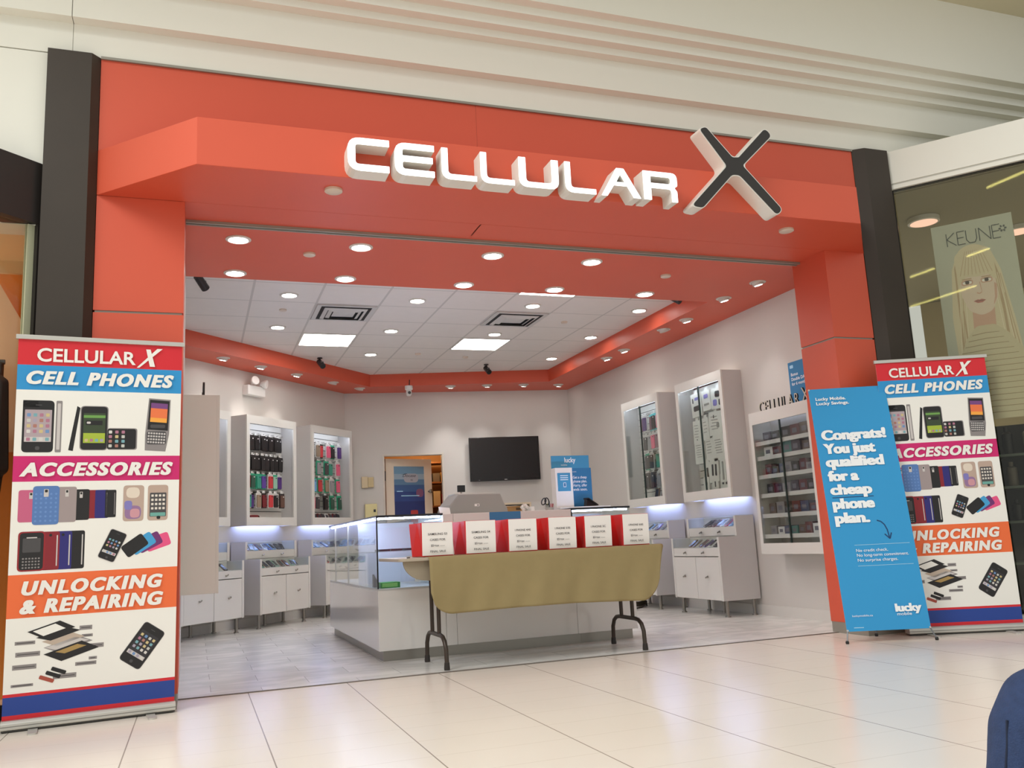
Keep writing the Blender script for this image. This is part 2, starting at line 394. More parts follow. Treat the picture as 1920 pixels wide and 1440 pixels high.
lo = bpy.data.objects.new('salon_fill', lp); COL.objects.link(lo); lo.location = (7.8, 6.9, 1.6)

# ---- left neighbour: angled dark front with a warm interior
LSX = frame(LS_O, LS_A)
b = MB(); b.X = LSX; b.box(-3.2, 0.03, 0.0, 0.14, 2.835, 3.215, mat('black brown fascia', (40, 35, 33), 0.5)); struct(b.build('wall_beam'), 'black fascia beam over the clothes shop window', 'beam')
b = MB(); b.X = LSX
b.box(-0.055, -0.015, 0.03, 0.06, 0, 2.83, mat('pale green frame', (196, 198, 168), 0.5)); b.box(-0.015, 0.03, 0.0, 0.12, 0, 2.835, MATS['black brown fascia'])
b.box(-3.2, -0.07, 0.02, 0.1, 0, 0.12, MATS['black brown fascia'])
lf = b.build('window_clothes_shop'); struct(lf, 'clothes shop window with a pale green frame', 'window')
b = MB(); b.X = LSX; b.box(-3.2, -0.055, 0.042, 0.048, 0.12, 2.83, SHOPGLASS); b.build('window_pane', lf)
b = MB()
b.box(-5.5, -0.62, 6.75, 6.85, 0, 2.95, mat('orange shop wall', (222, 140, 66), 0.8)); b.box(-0.72, -0.62, 5.76, 6.85, 0, 2.95, MATS['orange shop wall'])
b.box(-5.5, -0.72, 6.72, 6.75, 2.86, 2.95, mat('beige shop wall', (212, 186, 150), 0.8))
struct(b.build('wall_clothes_shop'), 'orange lit walls inside the clothes shop', 'wall')
b = MB(); b.box(-5.5, -0.62, 5.81, 6.85, 2.95, 3.0, mat('beige shop ceiling', (216, 196, 164), 0.8)); struct(b.build('ceiling_clothes_shop'), 'beige ceiling inside the clothes shop', 'ceiling')
lp = bpy.data.lights.new('clothes_shop_fill', 'POINT'); lp.energy = 9; lp.color = (1, 0.74, 0.46); lp.shadow_soft_size = 0.15  # unseen point light added for the warm clothes shop interior
lo = bpy.data.objects.new('clothes_shop_fill', lp); COL.objects.link(lo); lo.location = (-1.75, 6.45, 2.3)

# ------------------------------------------------------------------ main sign: each letter is a box with a lit face
RETURN = mat('letter return white', (226, 222, 214), 0.4)
YB, YF = 5.0098, 4.885
def zf(*p): return fillet(p)
sC = zf((0.817,3.251,.075),(1.066,3.251,.004),(1.066,3.208,.004),(0.863,3.208,.018),(0.863,3.085,.022),(1.065,3.085,.004),(1.065,3.042,.004),(0.817,3.042,.075))
sE = zf((1.098,3.248,.07),(1.344,3.248,.004),(1.344,3.207,.004),(1.147,3.207,.012),(1.147,3.167,.004),(1.334,3.167,.004),(1.334,3.127,.004),(1.147,3.127,.012),(1.147,3.082,.02),(1.344,3.080,.004),(1.344,3.040,.004),(1.098,3.040,.07))
def sL(x, zt, zb, xr): return zf((x,zt,.004),(x+.041,zt,.004),(x+.041,zb+.036,.025),(xr,zb+.036,.004),(xr,zb,.004),(x,zb,.06))
sU = zf((1.891,3.236,.004),(1.940,3.236,.004),(1.940,3.074,.025),(2.114,3.074,.025),(2.114,3.236,.004),(2.163,3.236,.004),(2.163,3.037,.06),(1.891,3.037,.06))
sA = [zf((2.578,3.228,.008),(2.632,3.228,.008),(2.750,3.028,.003),(2.694,3.028,.003),(2.650,3.104,.003),(2.553,3.104,.003),(2.503,3.028,.003),(2.460,3.028,.003)), [(2.604,3.182),(2.635,3.131),(2.574,3.131)]]
sR = [zf((2.772,3.231,.006),(3.030,3.231,.055),(3.030,3.138,.02),(3.005,3.128,.008),(3.026,3.100,.02),(3.026,3.024,.003),(2.981,3.024,.003),(2.981,3.112,.025),(2.829,3.112,.003),(2.829,3.028,.003),(2.772,3.028,.003)), zf((2.829,3.195,.003),(2.978,3.195,.02),(2.978,3.149,.02),(2.829,3.149,.003))]
XF = [(3.245,3.580,.03),(3.298,3.602,.03),(3.491,3.397,.03),(3.543,3.402,.03),(3.788,3.648,.035),(3.838,3.598,.035),(3.568,3.345,.02),(3.862,3.045,.035),(3.812,3.000,.035),(3.535,3.270,.05),(3.475,3.268,.06),(3.215,3.004,.05),(3.130,3.012,.02),(3.440,3.327,.03)]
def grow(pts, d):
    out = []; n = len(pts)
    for i in range(n):
        p = Vector(pts[i][:2]); a = (p-Vector(pts[i-1][:2])).normalized(); c = (Vector(pts[(i+1) % n][:2])-p).normalized()
        na, nc = Vector((-a.y, a.x)), Vector((-c.y, c.x)); nn = (na+nc); nn = nn/max(nn.length_squared, .35)*2*0.5*nn.length/ max(nn.length,1e-6)
        out.append((p.x+nn.x*d*1.0, p.y+nn.y*d*1.0, pts[i][2]+d))
    return out
sign = empty('illuminated_sign', (2.33, YB, 3.14)); tag(sign, 'large white illuminated channel letter sign with a black X on the orange canopy', 'sign')
def letter(loops, face_mat, face_loops=None):
    me = loops_mesh(loops, (YB-YF)/2); b = MB(); yc = (YB+YF)/2-YB
    b.flat(me, lambda x, y, z: (x-2.33, yc-z, y-3.14), RETURN)
    o = b.build('letter', sign)
    f = MB(); me2 = loops_mesh(face_loops or loops, 0.0)
    f.flat(me2, lambda x, y, z: (x-2.33, YF-YB-0.002, y-3.14), face_mat); f.build('letter_face', o)
letter([sC], LETTERFACE); letter([sE], LETTERFACE)
letter([sL(1.389,3.244,3.040,1.613)], LETTERFACE); letter([sL(1.638,3.242,3.038,1.861)], LETTERFACE)
letter([sU], LETTERFACE); letter([sL(2.207,3.237,3.028,2.423)], LETTERFACE); letter(sA, LETTERFACE); letter(sR, LETTERFACE)
letter([fillet(grow(XF, 0.013))], mat('black letter face', (44, 40, 37), 0.45), [fillet(XF)])

# ------------------------------------------------------------------ ceiling fittings
RIM = mat('downlight rim', (214, 208, 200), 0.4)
def downlight(lit=True):
    r = empty('downlight')
    b = MB(); b.lathe([(0.088, 0.0), (0.088, -0.006), (0.070, -0.012), (0.064, -0.004), (0.064, 0.0)], RIM, seg=28, cap=False); b.build('trim_ring', r, smooth=True)
    b = MB(); b.lathe([(0.064, -0.005), (0.001, -0.0055)], DLON, seg=28); b.build('lens', r)
    return r
dl0 = None
def put_dl(x, y, z, label, group):
    global dl0
    if dl0 is None: o = dl0 = downlight()
    else: o = copy_tree(dl0)
    o.location = (x, y, z); tag(o, label, 'downlight', group); return o
C4 = ['leftmost', 'second', 'third', 'fourth', 'rightmost']
for j, (y, rw) in enumerate(((6.24, 'front'), (7.04, 'rear'))):
    xs = [0.26, 1.13, 2.16, 3.01] if j == 0 else [0.27, 1.14, 2.16, 3.01, 3.92]
    for i, x in enumerate(xs): put_dl(x, y, ZS, f'round lit downlight in the front orange soffit, {ORD[i]} from left in its {rw} row', 'downlights in the front orange soffit')
for j, y in enumerate((8.2, 9.46, 10.7)):
    xs = [0.8, 2.03, 3.25, 4.48] if j < 2 else [2.03, 4.47]
    for i, x in enumerate(xs): put_dl(x, y, ZC, f'round lit downlight in the white tile ceiling, {ORD[i]} from left in its {["front", "middle", "back"][j]} row', 'downlights in the tile ceiling')
def gimbal(lit=True):
    r = empty('gimbal_spotlight')
    b = MB(); b.lathe([(0.075, 0.0), (0.075, -0.005), (0.056, -0.010), (0.054, -0.002)], RIM, seg=26, cap=False); b.build('trim_ring', r, smooth=True)
    M = Matrix.Rotation(math.radians(14), 3, 'X')
    b = MB(); b.lathe([(0.052, 0.012), (0.050, -0.026), (0.040, -0.030)], RIM, seg=22, M=M); h = b.build('lamp_head', r, smooth=True)
    b = MB(); b.lathe([(0.036, -0.0306), (0.001, -0.033)], DLON if lit else mat('lamp off', (196, 188, 178), 0.4), seg=22, M=M); b.build('lens', h)
    return r
GIM = [(4.79,6.51,1,-PI/2),(4.78,7.05,1,-PI/2),(4.85,7.87,1,-PI/2),(4.83,8.32,0,-PI/2),(4.86,9.35,1,-PI/2),(4.85,9.82,1,-PI/2),(3.39,11.9,1,0),(3.9,11.79,1,0),(4.43,11.71,1,0),(4.96,11.68,1,0),(0.27,10.29,1,.8),(0.71,10.74,1,.8),(1.18,11.2,1,.8),(1.71,11.72,0,.8),(2.14,12.15,0,.5)]
g_on, g_off = None, None
cnt = {'right': 0, 'back': 0, 'left': 0}
for x, y, on, a in GIM:
    side = 'right' if x > 4.7 and y < 11 else ('back' if y > 11.6 and x > 2.5 else 'left')
    if on:
        if g_on is None: o = g_on = gimbal(True)
        else: o = copy_tree(g_on)
    else:
        if g_off is None: o = g_off = gimbal(False)
        else: o = copy_tree(g_off)
    o.location = (x, y, ZS); o.rotation_euler = (0, 0, a)
    k = ORD[cnt[side]]; cnt[side] += 1
    tag(o, f'{"lit" if on else "unlit"} tilted spotlight in the orange soffit along the {side} wall, {k} from {"the entrance" if side != "back" else "left"}', 'spotlight', f'spotlights along the {side} wall')
    if on:
        sp = bpy.data.lights.new('spot_beam', 'SPOT'); sp.energy = 7 if not (side == 'back' and k in ('first', 'second')) else 22; sp.spot_size = math.radians(64); sp.spot_blend = 1.0; sp.color = (1, 0.985, 0.97); sp.shadow_soft_size = 0.03
        so = bpy.data.objects.new('spot_beam', sp); COL.objects.link(so); so.parent = o; so.location = (0, 0, -0.05); so.rotation_euler = (math.radians(17), 0, 0)
# lit square panels and air vents in the tile grid
def light_panel(x, y, label):
    r = empty('ceiling_light_panel', (x, y, ZC)); tag(r, label, 'ceiling light', 'square light panels in the tile ceiling')
    b = MB()
    for q in ((-.305, .305, -.305, -.285), (-.305, .305, .285, .305), (-.305, -.285, -.285, .285), (.285, .305, -.285, .285)): b.box(q[0], q[1], q[2], q[3], -0.006, 0.0, RIM)
    b.build('frame', r)
    b = MB(); b.box(-.285, .285, -.285, .285, -0.004, -0.001, PANEL); b.build('diffuser', r)
gx = lambda k: 0.466+0.617*k
light_panel(1.392, 10.0, 'glowing square ceiling panel beyond the left air vent')
light_panel(3.243, 10.0, 'glowing square ceiling panel beyond the right air vent')
light_panel(3.243, 7.52, 'glowing square ceiling panel half hidden by the front soffit edge')
DARKVENT = mat('vent opening', (34, 33, 33), 0.8)
def air_vent(x, y, label):
    r = empty('air_vent', (x, y, ZC)); tag(r, label, 'vent', 'square air vents in the tile ceiling')
    b = MB(); b.box(-.295, .295, -.295, .295, -0.012, -0.002, mat('vent grey', (198, 194, 190), 0.5)); b.build('face_plate', r)
    b = MB(); b.box(-.25, .25, -.25, .25, -0.0135, -0.0122, DARKVENT); b.build('opening', r)
    for s in (0.215, 0.165, 0.11):
        b = MB()
        o0, i0 = s, s-0.035 if s > 0.12 else 0.0
        ring = [(-o0, -o0), (o0, -o0), (o0, o0), (-o0, o0)]; inn = [(-i0, -i0), (i0, -i0), (i0, i0), (-i0, i0)]
        for k in range(4):
            a, c = ring[k], ring[(k+1) % 4]; d, e = inn[(k+1) % 4], inn[k]
            b.face([(a[0], a[1], -0.016), (c[0], c[1], -0.016), (d[0], d[1], -0.030), (e[0], e[1], -0.030)], MATS['vent grey'])
            b.face([(e[0], e[1], -0.031), (d[0], d[1], -0.031), (c[0], c[1], -0.017), (a[0], a[1], -0.017)], MATS['vent grey'])
        b.build('louver_ring', r)
air_vent(1.392, 8.76, 'square louvred air vent in the tile ceiling, left one')
air_vent(3.243, 8.76, 'square louvred air vent in the tile ceiling, right one')
def cap(x, y, z, label, r=0.045, nm='sprinkler_cap'):
    b = MB(); b.lathe([(r, 0), (r, -0.014), (r-0.006, -0.018)], mat('cap beige', (212, 196, 180), 0.5), seg=24); o = b.build(nm, smooth=True, loc=(x, y, z)); tag(o, label, 'sprinkler', 'sprinkler caps')
cap(0.78, 6.46, ZS, 'round sprinkler cap among the front left downlights'); cap(3.82, 6.47, ZS, 'round sprinkler cap among the front right downlights')
cap(0.78, 5.21, ZS, 'round cover cap under the canopy left of the sign', 0.055); cap(4.16, 5.24, ZS, 'round cover cap under the canopy right of the black X', 0.055)
for x, y, l in ((0.79, 8.73, 'left of the left air vent'), (3.85, 8.79, 'right of the right air vent'), (2.61, 10.6, 'between the two far light panels'), (3.27, 10.72, 'just beyond the right light panel')):
    cap(x, y, ZC, 'small sprinkler cap in the tile ceiling ' + l, 0.036)
# cameras
DARKCAM = mat('camera black', (38, 32, 32), 0.4)
def bullet_cam(loc, rz, label, tilt=35):
    r = empty('security_camera', loc, rz); tag(r, label, 'camera', 'black security cameras')
    b = MB(); b.lathe([(0.032, 0), (0.032, -0.012)], DARKCAM, seg=16); b.tube([(0, 0, -0.01), (0, -0.01, -0.06)], 0.011, DARKCAM); b.build('mount', r)
    M = Matrix.Rotation(math.radians(90+tilt), 3, 'X')
    b = MB(); b.lathe([(0.034, -0.07), (0.036, 0.07), (0.030, 0.075), (0.028, 0.068)], DARKCAM, (0, -0.035, -0.085), 18, M); b.box(-0.018, 0.018, -0.075, -0.068, -0.10, -0.06, mat('camera plate', (120, 116, 116), 0.4)); h = b.build('camera_body', r, smooth=True)
    b = MB(); b.lathe([(0.024, 0.0752), (0.001, 0.076)], BLACK, (0, -0.035, -0.085), 16, M); b.build('lens', h)
bullet_cam((0.0, 7.62, ZC), 2.5, 'black security camera at the front left corner of the tile ceiling')
bullet_cam((4.44, 7.45, ZC), 0.6, 'black security camera at the front right corner of the tile ceiling')
bullet_cam((1.44, 10.98, ZC), 0.3, 'black security camera near the slanted left edge of the tile ceiling')
bullet_cam((3.70, 11.18, ZC), 0.1, 'black security camera at the far edge of the tile ceiling')
r = empty('dome_camera', (2.79, 11.93, ZS)); tag(r, 'white security camera with antenna on the far orange soffit', 'camera')
b = MB(); b.lathe([(0.055, 0), (0.055, -0.05), (0.04, -0.06)], WHITEPL, seg=20); b.build('base', r, smooth=True)
b = MB(); b.lathe([(0.036, -0.055), (0.04, -0.09), (0.036, -0.13), (0.02, -0.145)], WHITEPL, seg=20); hd = b.build('camera_head', r, smooth=True)
b = MB(); b.lathe([(0.022, 0), (0.018, 0.008)], BLACK, (0, -0.038, -0.10), 16, Matrix.Rotation(PI/2, 3, 'X')); b.build('lens', hd)
b = MB(); b.tube([(0, -0.03, 0.0), (0, -0.035, -0.0), (0, -0.06, 0.08)], 0.006, BLACK); b.build('antenna', r)
# emergency light on the left wall
r = empty('emergency_light', LWf(1.07, 0, 2.81), LW_A); tag(r, 'white twin head emergency light high on the slanted left wall', 'emergency light')
b = MB(); b.box(-0.16, 0.16, -0.09, 0, -0.06, 0.06, WHITEPL); b.build('battery_box', r, bevel=0.008)
for sx in (-0.075, 0.085):
    b = MB(); b.lathe([(0.02, 0), (0.052, 0.05), (0.055, 0.075), (0.05, 0.08)], WHITEPL, (sx, -0.075, 0.10), 20, Matrix.Rotation(math.radians(80 if sx < 0 else 100), 3, 'X') @ Matrix.Rotation(math.radians(25 if sx > 0 else -15), 3, 'Y')); b.tube([(sx, -0.06, 0.055), (sx, -0.075, 0.1)], 0.012, WHITEPL); b.build('lamp_head', r, smooth=True)

# ------------------------------------------------------------------ wall cabinets (local x along the wall, -y out of the wall)
CW = 0.93
def knob_mesh(b, x, y, z):
    b.tube([(x, y, z), (x, y-0.018, z)], 0.006, STEEL, 8); b.tube([(x-0.020, y-0.018, z-0.006), (x-0.008, y-0.026, z-0.002), (x+0.010, y-0.024, z+0.004), (x+0.022, y-0.016, z+0.012)], 0.0065, STEEL, 8)
BASEP = None
def base_cabinet():
    r = empty('display_base_cabinet'); w = CW; YL, YU = -0.42, -0.21
    b = MB(); t = 0.03
    side = [(0, 0.16), (YL, 0.16), (YL, 0.778), (YU, 0.778), (YU, 0.98), (0, 0.98)]
    for x0, x1 in ((0, t), (w-t, w)): b.prism(side, lambda y, z, q: (q, y, z), x0, x1, GREYLAM)
    b.box(t, w-t, YL+0.02, 0, 0.16, 0.178, WHITELAM)            # bottom
    b.box(t, w-t, -0.02, 0, 0.178, 0.98, WHITELAM)               # back
    b.box(t, w-t, YL+0.02, 0, 0.590, 0.605, WHITELAM); b.box(t, w-t, YL+0.006, YU, 0.668, 0.678, WHITELAM)   # tray floors
    b.box(t, w-t, YU, 0, 0.778, 0.79, WHITELAM); b.box(t, w-t, YU+0.006, 0, 0.868, 0.878, WHITELAM)
    b.box(t, w-t, YU, YU+0.012, 0.60, 0.778, WHITELAM)
    b.build('carcass', r, bevel=0.0015, seg=1)
    # white edge strips on the front of both steps
    b = MB()
    for x0, x1 in ((0, t), (w-t, w)): 
        b = MB(); b.box(x0, x1, YL-0.004, YL, 0.16, 0.778, WHITELAM); b.build('edge_trim', r); b = MB(); b.box(x0, x1, YU-0.004, YU, 0.778, 0.98, WHITELAM); b.build('edge_trim', r)
    for i in (0, 1):
        x0 = t+0.003+i*(w-2*t)/2; x1 = x0+(w-2*t)/2-0.006
        b = MB(); b.box(x0, x1, YL-0.004, YL+0.014, 0.165, 0.582, WHITELAM); d = b.build('door', r, bevel=0.002, seg=1)
        b = MB(); knob_mesh(b, (x0+x1)/2, YL-0.004, 0.385); b.build('handle', d, smooth=True)
    for YF_, z0, z1 in ((YL, 0.590, 0.672), (YU, 0.786, 0.872)):
        b = MB(); b.box(t+0.002, w-t-0.002, YF_-0.003, YF_+0.012, z0, z1, WHITELAM); d = b.build('drawer_front', r, bevel=0.002, seg=1)
        for kx in (0.29, 0.64):
            b = MB(); knob_mesh(b, kx, YF_-0.003, (z0+z1)/2-0.006); b.build('handle', d, smooth=True)
        b = MB(); b.box(t, w-t, YF_+0.002, YF_+0.006, z1+0.001, z1+0.098, GLASS); b.build('tray_glass', r)
    b = MB(); b.box(0, w, YL, YU, 0.778, 0.784, GLASS); b.build('glass_top', r); b = MB(); b.box(0, w, YU, 0, 0.98, 0.986, GLASS); b.build('glass_top', r)
    for lx in (0.05, 0.45, w-0.05):
        for ly in ((YL+0.06, -0.05) if lx != 0.45 else (-0.12,)):
            b = MB(); b.lathe([(0.028, 0.003), (0.026, 0.014), (0.017, 0.016), (0.017, 0.160)], STEEL, (lx, ly, 0), 16); b.build('leg', r, smooth=True)
    return r
def upper_cabinet(glazed):
    r = empty('wall_display_cabinet'); w = CW; D = -0.245; z0, z1 = 1.163, 2.462; t = 0.055
    b = MB()
    for x0, x1 in ((0, 0.03), (w-0.03, w)): b.box(x0, x1, D+0.02, 0, z0, z1, GREYLAM)
    b.box(0.03, w-0.03, D+0.02, 0, z0+0.045, z0+0.06, WHITELAM); b.box(0.03, w-0.03, D+0.02, 0, z1-0.03, z1, WHITELAM)
    b.box(0.03, w-0.03, -0.02, 0, z0+.03, z1-.03, WHITELAM); b.build('carcass', r, bevel=0.0015, seg=1)
    b = MB(); b.box(0.07, w-0.07, -0.085, -0.055, z0+0.030, z0+0.044, emit('wall wash led', (172, 190, 255), 22.0)); b.build('underside_light_strip', r)
    b = MB()
    b.box(0, t, D, D+0.02, z0, z1, WHITELAM); b.box(w-t, w, D, D+0.02, z0, z1, WHITELAM); b.box(t, w-t, D, D+0.02, z0, z0+0.098, WHITELAM); b.box(t, w-t, D, D+0.02, z1-0.098, z1, WHITELAM)
    b.build('face_frame', r)
    b = MB(); z = z0+0.03
    while z < z1-0.06:
        b.box(0.03, w-0.03, -0.034, -0.02, z, min(z+0.068, z1-0.03), WHITELAM); z += 0.076
    b.box(0.03, w-0.03, -0.0205, -0.0199, z0+.03, z1-.03, mat('slat groove', (58, 52, 48), 0.8)); b.build('slat_panel', r)
    b = MB(); b.box(t+0.01, w-t-0.01, D+0.022, D+0.036, z1-0.094, z1-0.086, emit('cabinet led', (226, 236, 255), 16.0)); b.build('light_strip', r)
    if glazed:
        for q0, q1 in ((t, 0.47), (0.46, w-t)):
            b = MB(); b.box(q0, q1, D+0.004+(0.008 if q0 > 0.1 else 0), D+0.010+(0.008 if q0 > 0.1 else 0), z0+0.098, z1-0.098, GLASS)
            b.box(q1-0.006 if q0 < 0.1 else q0, q1 if q0 < 0.1 else q0+0.006, D+0.003, D+0.020, z0+0.098, z1-0.098, mat('glass edge', (52, 66, 62), 0.3)); b.build('glass_door', r)
    return r
# placing: left wall units 1..3, right wall near and far
LSLOT = [-0.50, 0.70, 1.95]; RSLOT = [8.54, 9.88]
LN = ['first', 'second', 'third']
base0 = base_cabinet(); up_open = upper_cabinet(False); up_glazed = upper_cabinet(True)
UNITS = {}
for i, s in enumerate(LSLOT):
    o = base0 if i == 0 else copy_tree(base0); o.location = LWf(s, -0.017, 0); o.rotation_euler = (0, 0, LW_A)
    tag(o, f'white stepped base cabinet on steel legs, {LN[i]} from the entrance along the slanted left wall', 'cabinet', 'stepped base cabinets'); UNITS['LB', i] = frame(LWf(s, -0.017, 0), LW_A)
    u = up_open if i == 0 else copy_tree(up_open); u.location = LWf(s, 0, 0); u.rotation_euler = (0, 0, LW_A)
    tag(u, f'white open wall display cabinet, {LN[i]} from the entrance along the slanted left wall', 'cabinet', 'wall display cabinets')
for i, y in enumerate(RSLOT):
    o = copy_tree(base0); o.location = (5.262, y, 0); o.rotation_euler = (0, 0, RW_A)
    tag(o, f'white stepped base cabinet on steel legs, {"nearer" if i == 0 else "farther"} one along the right wall', 'cabinet', 'stepped base cabinets'); UNITS['RB', i] = frame(Vector((5.262, y, 0)), RW_A)
    u = up_glazed if i == 0 else copy_tree(up_glazed); u.location = (5.28, y, 0); u.rotation_euler = (0, 0, RW_A)
    tag(u, f'white glass-doored wall display cabinet, {"nearer" if i == 0 else "farther"} one along the right wall', 'cabinet', 'wall display cabinets')
# tall floating cases by the entrance
def tall_case():
    r = empty('tall_wall_case'); w = 0.90; D = -0.245; z0, z1 = 0.602, 1.935
    b = MB()
    for x0, x1 in ((0, 0.02), (w-0.02, w)): b.box(x0, x1, D+0.018, 0, z0, z1, WHITELAM)
    b.box(0.02, w-0.02, D+0.018, 0, z0, z0+0.03, WHITELAM); b.box(0.02, w-0.02, D+0.018, 0, z1-0.03, z1, WHITELAM); b.box(0.02, w-0.02, -0.02, 0, z0, z1, WHITELAM); b.build('carcass', r, bevel=0.0015, seg=1)
    b = MB(); b.box(0, 0.045, D, D+0.018, z0, z1, WHITELAM); b.box(w-0.045, w, D, D+0.018, z0, z1, WHITELAM); b.box(0.045, w-0.045, D, D+0.018, z0, z0+0.098, WHITELAM); b.box(0.045, w-0.045, D, D+0.018, z1-0.115, z1, WHITELAM); b.build('face_frame', r)
    for z in SHELVES:
        b = MB(); b.box(0.02, w-0.02, D+0.03, -0.02, z-0.018, z, WHITELAM); b.box(0.02, w-0.02, D+0.024, D+0.03, z-0.032, z+0.006, mat('price rail', (214, 210, 208), 0.3)); b.build('shelf', r)
    for q0, q1 in ((0.045, 0.46), (0.45, w-0.045)):
        b = MB(); k = 0.008 if q0 > 0.1 else 0; b.box(q0, q1, D+0.003+k, D+0.008+k, z0+0.098, z1-0.115, GLASS); b.box(q1-0.006 if k == 0 else q0, q1 if k == 0 else q0+0.006, D+0.002, D+0.018, z0+0.098, z1-0.115, MATS['glass edge']); b.build('glass_door', r)
    b = MB(); b.box(0.06, w-0.06, -0.06, -0.045, z1-0.04, z1-0.03, emit('case led', (220, 226, 255), 4.0)); b.build('light_strip', r)
    return r
SHELVES = [0.776, 0.965, 1.153, 1.33, 1.506, 1.647]
tc = tall_case(); tc.location = (5.28, 7.20, 0); tc.rotation_euler = (0, 0, RW_A); tag(tc, 'tall white glass-doored case with six shelves floating on the right wall by the pillar', 'display case')
TCX = frame(Vector((5.28, 7.20, 0)), RW_A)
tl = copy_tree(tc); tl.location = (-0.1, 6.30, 0); tl.rotation_euler = (0, 0, PI/2); tag(tl, 'tall white wall case behind the left pillar, seen end on', 'display case')
def case_sign(X, label):
    r = empty('letter_sign'); r.matrix_world = X; tag(r, label, 'sign', 'black letter signs on the tall cases')
    x = 0.05
    for ch in 'CELLULARX':
        me = text_mesh(ch, 0.0, 0.0, 0.045); xs = [v.co.x for v in me.vertices]; s = 0.15 if ch != 'X' else 0.20
        x += 0.02 if ch == 'X' else 0
        b = MB(); b.flat(me, lambda a, c, z: (x+(a-min(xs))*s*0.72, -0.14-z*s, 1.937+c*s), mat('letter side black', (34, 31, 32), 0.35)); l = b.build('letter', r)
        f = MB(); f.flat(text_mesh(ch, -0.008, 0.0, 0), lambda a, c, z: (x+(a-min(xs))*s*0.72, -0.14-0.0455*s-0.001, 1.937+c*s), mat('letter face silver', (196, 188, 170), 0.35)); f.build('letter_face', l)
        x += (max(xs)-min(xs))*s*0.72+0.024
case_sign(TCX, 'black standing letters on top of the tall case by the right pillar')
case_sign(frame(Vector((-0.1, 6.30, 0)), PI/2), 'black standing letters on top of the tall case behind the left pillar')

# ------------------------------------------------------------------ goods in the cabinets
PCOL = {'black': (34, 31, 32), 'dark grey': (70, 66, 68), 'red': (196, 58, 62), 'dark red': (118, 34, 40), 'pink': (226, 98, 128), 'purple': (96, 66, 150), 'violet': (84, 52, 122), 'tan': (150, 128, 108), 'brown': (104, 74, 62), 'grey': (150, 148, 150), 'teal': (60, 150, 128), 'dark green': (52, 84, 70), 'blue': (62, 92, 168), 'light blue': (118, 170, 214), 'white': (232, 230, 226), 'pale green': (150, 190, 168), 'mauve': (140, 100, 110)}
BORD = {'green': (44, 160, 122), 'clear': (206, 204, 200), 'dark': (46, 42, 42), 'aqua': (90, 210, 214)}
PKM = {}
def pack_mesh(col, bord):
    key = (col, bord)
    if key in PKM: return PKM[key]
    b = MB(); cm = mat('case '+col, PCOL[col], 0.35); bm = mat('pack '+bord, BORD[bord], 0.3); wt = mat('hang tab', (230, 228, 224), 0.4)
    b.prism(rrect(0, -0.098, 0.092, 0.172, 0.008), lambda x, z, y: (x, y, z), -0.004, 0.004, bm)
    b.prism(rrect(0, -0.104, 0.070, 0.138, 0.012), lambda x, z, y: (x, y, z), -0.016, -0.004, cm)
    b.prism(rrect(0.014, -0.052, 0.018, 0.012, 0.005), lambda x, z, y: (x, y, z), -0.0175, -0.016, wt if col in ('black', 'dark grey', 'brown', 'dark green') else mat('camera hole', (40, 38, 40), 0.4))
    b.prism(rrect(0, 0.0, 0.05, 0.03, 0.006), lambda x, z, y: (x, y, z), -0.002, 0.002, wt)
    o = b.build('phone_case_pack'); me = o.data; bpy.data.objects.remove(o); PKM[key] = me; return me
def hang(X, x, z, y, col, bord, label, group, sc=1.0, tilt=0.0):
    o = bpy.data.objects.new('phone_case_pack', pack_mesh(col, bord)); COL.objects.link(o)
    o.matrix_world = X @ Matrix.Translation((x, y, z)) @ Matrix.Rotation(tilt, 4, 'Y') @ Matrix.Scale(sc, 4)
    return tag(o, label, 'phone case', group)
LB = [UNITS['LB', i] for i in range(3)]; RB = [UNITS['RB', i] for i in range(2)]
def rows(X, data, zs, where, x0=0.075, x1=0.83, yb=-0.10, sc=1.0):
    for k, (z, row) in enumerate(zip(zs, data)):
        n = len(row); pg = MB(); pg.X = X
        for i, (c, bd) in enumerate(row):
            x = x0+0.02+(x1-x0-0.04)*(i+0.5)/n+random.uniform(-.008, .008)
            hang(X, x, z, yb+random.uniform(-.03, .02), c, bd, f'{c} phone case in {bd} pack, {ORD[i]} in {ORD[k]} row, {where}', f'hanging phone cases in the {where}', sc, random.uniform(-.05, .05))
        # one slim display bar carries the row
        pg.tube([(x0-0.04, -0.045, z+0.004), (x1+0.04, -0.045, z+0.004)], 0.004, STEEL, 6)
        for i in range(n):
            x = x0+0.02+(x1-x0-0.04)*(i+0.5)/n; pg.tube([(x, -0.03, z+0.004), (x, -0.15, z+0.004)], 0.003, STEEL, 6)
        o = pg.build('peg_bar'); tag(o, f'steel peg bar holding the {ORD[k]} row of goods, {where}', 'peg bar', 'peg bars')
blk = [('black', 'dark')]*8
rows(LB[1], [blk, blk, [('dark red', 'clear'), ('dark green', 'green'), ('teal', 'green'), ('purple', 'green'), ('red', 'clear'), ('pale green', 'green'), ('violet', 'clear')],
     [('teal', 'clear'), ('violet', 'dark'), ('tan', 'clear'), ('dark red', 'dark'), ('red', 'clear'), ('black', 'clear'), ('brown', 'dark')]], [2.262, 2.02, 1.80, 1.57], 'second left wall cabinet', sc=1.06)
rows(LB[2], [[('black', 'dark'), ('tan', 'clear'), ('red', 'dark'), ('pink', 'clear'), ('black', 'green'), ('violet', 'clear')], [('black', 'green'), ('grey', 'green'), ('dark grey', 'green'), ('teal', 'clear'), ('pink', 'clear')],
     [('light blue', 'green'), ('red', 'green'), ('tan', 'green'), ('grey', 'clear'), ('pink', 'green')], [('pink', 'dark'), ('dark grey', 'clear'), ('black', 'dark'), ('dark green', 'green'), ('dark green', 'green')]], [2.262, 2.03, 1.80, 1.575], 'third left wall cabinet', sc=1.12)
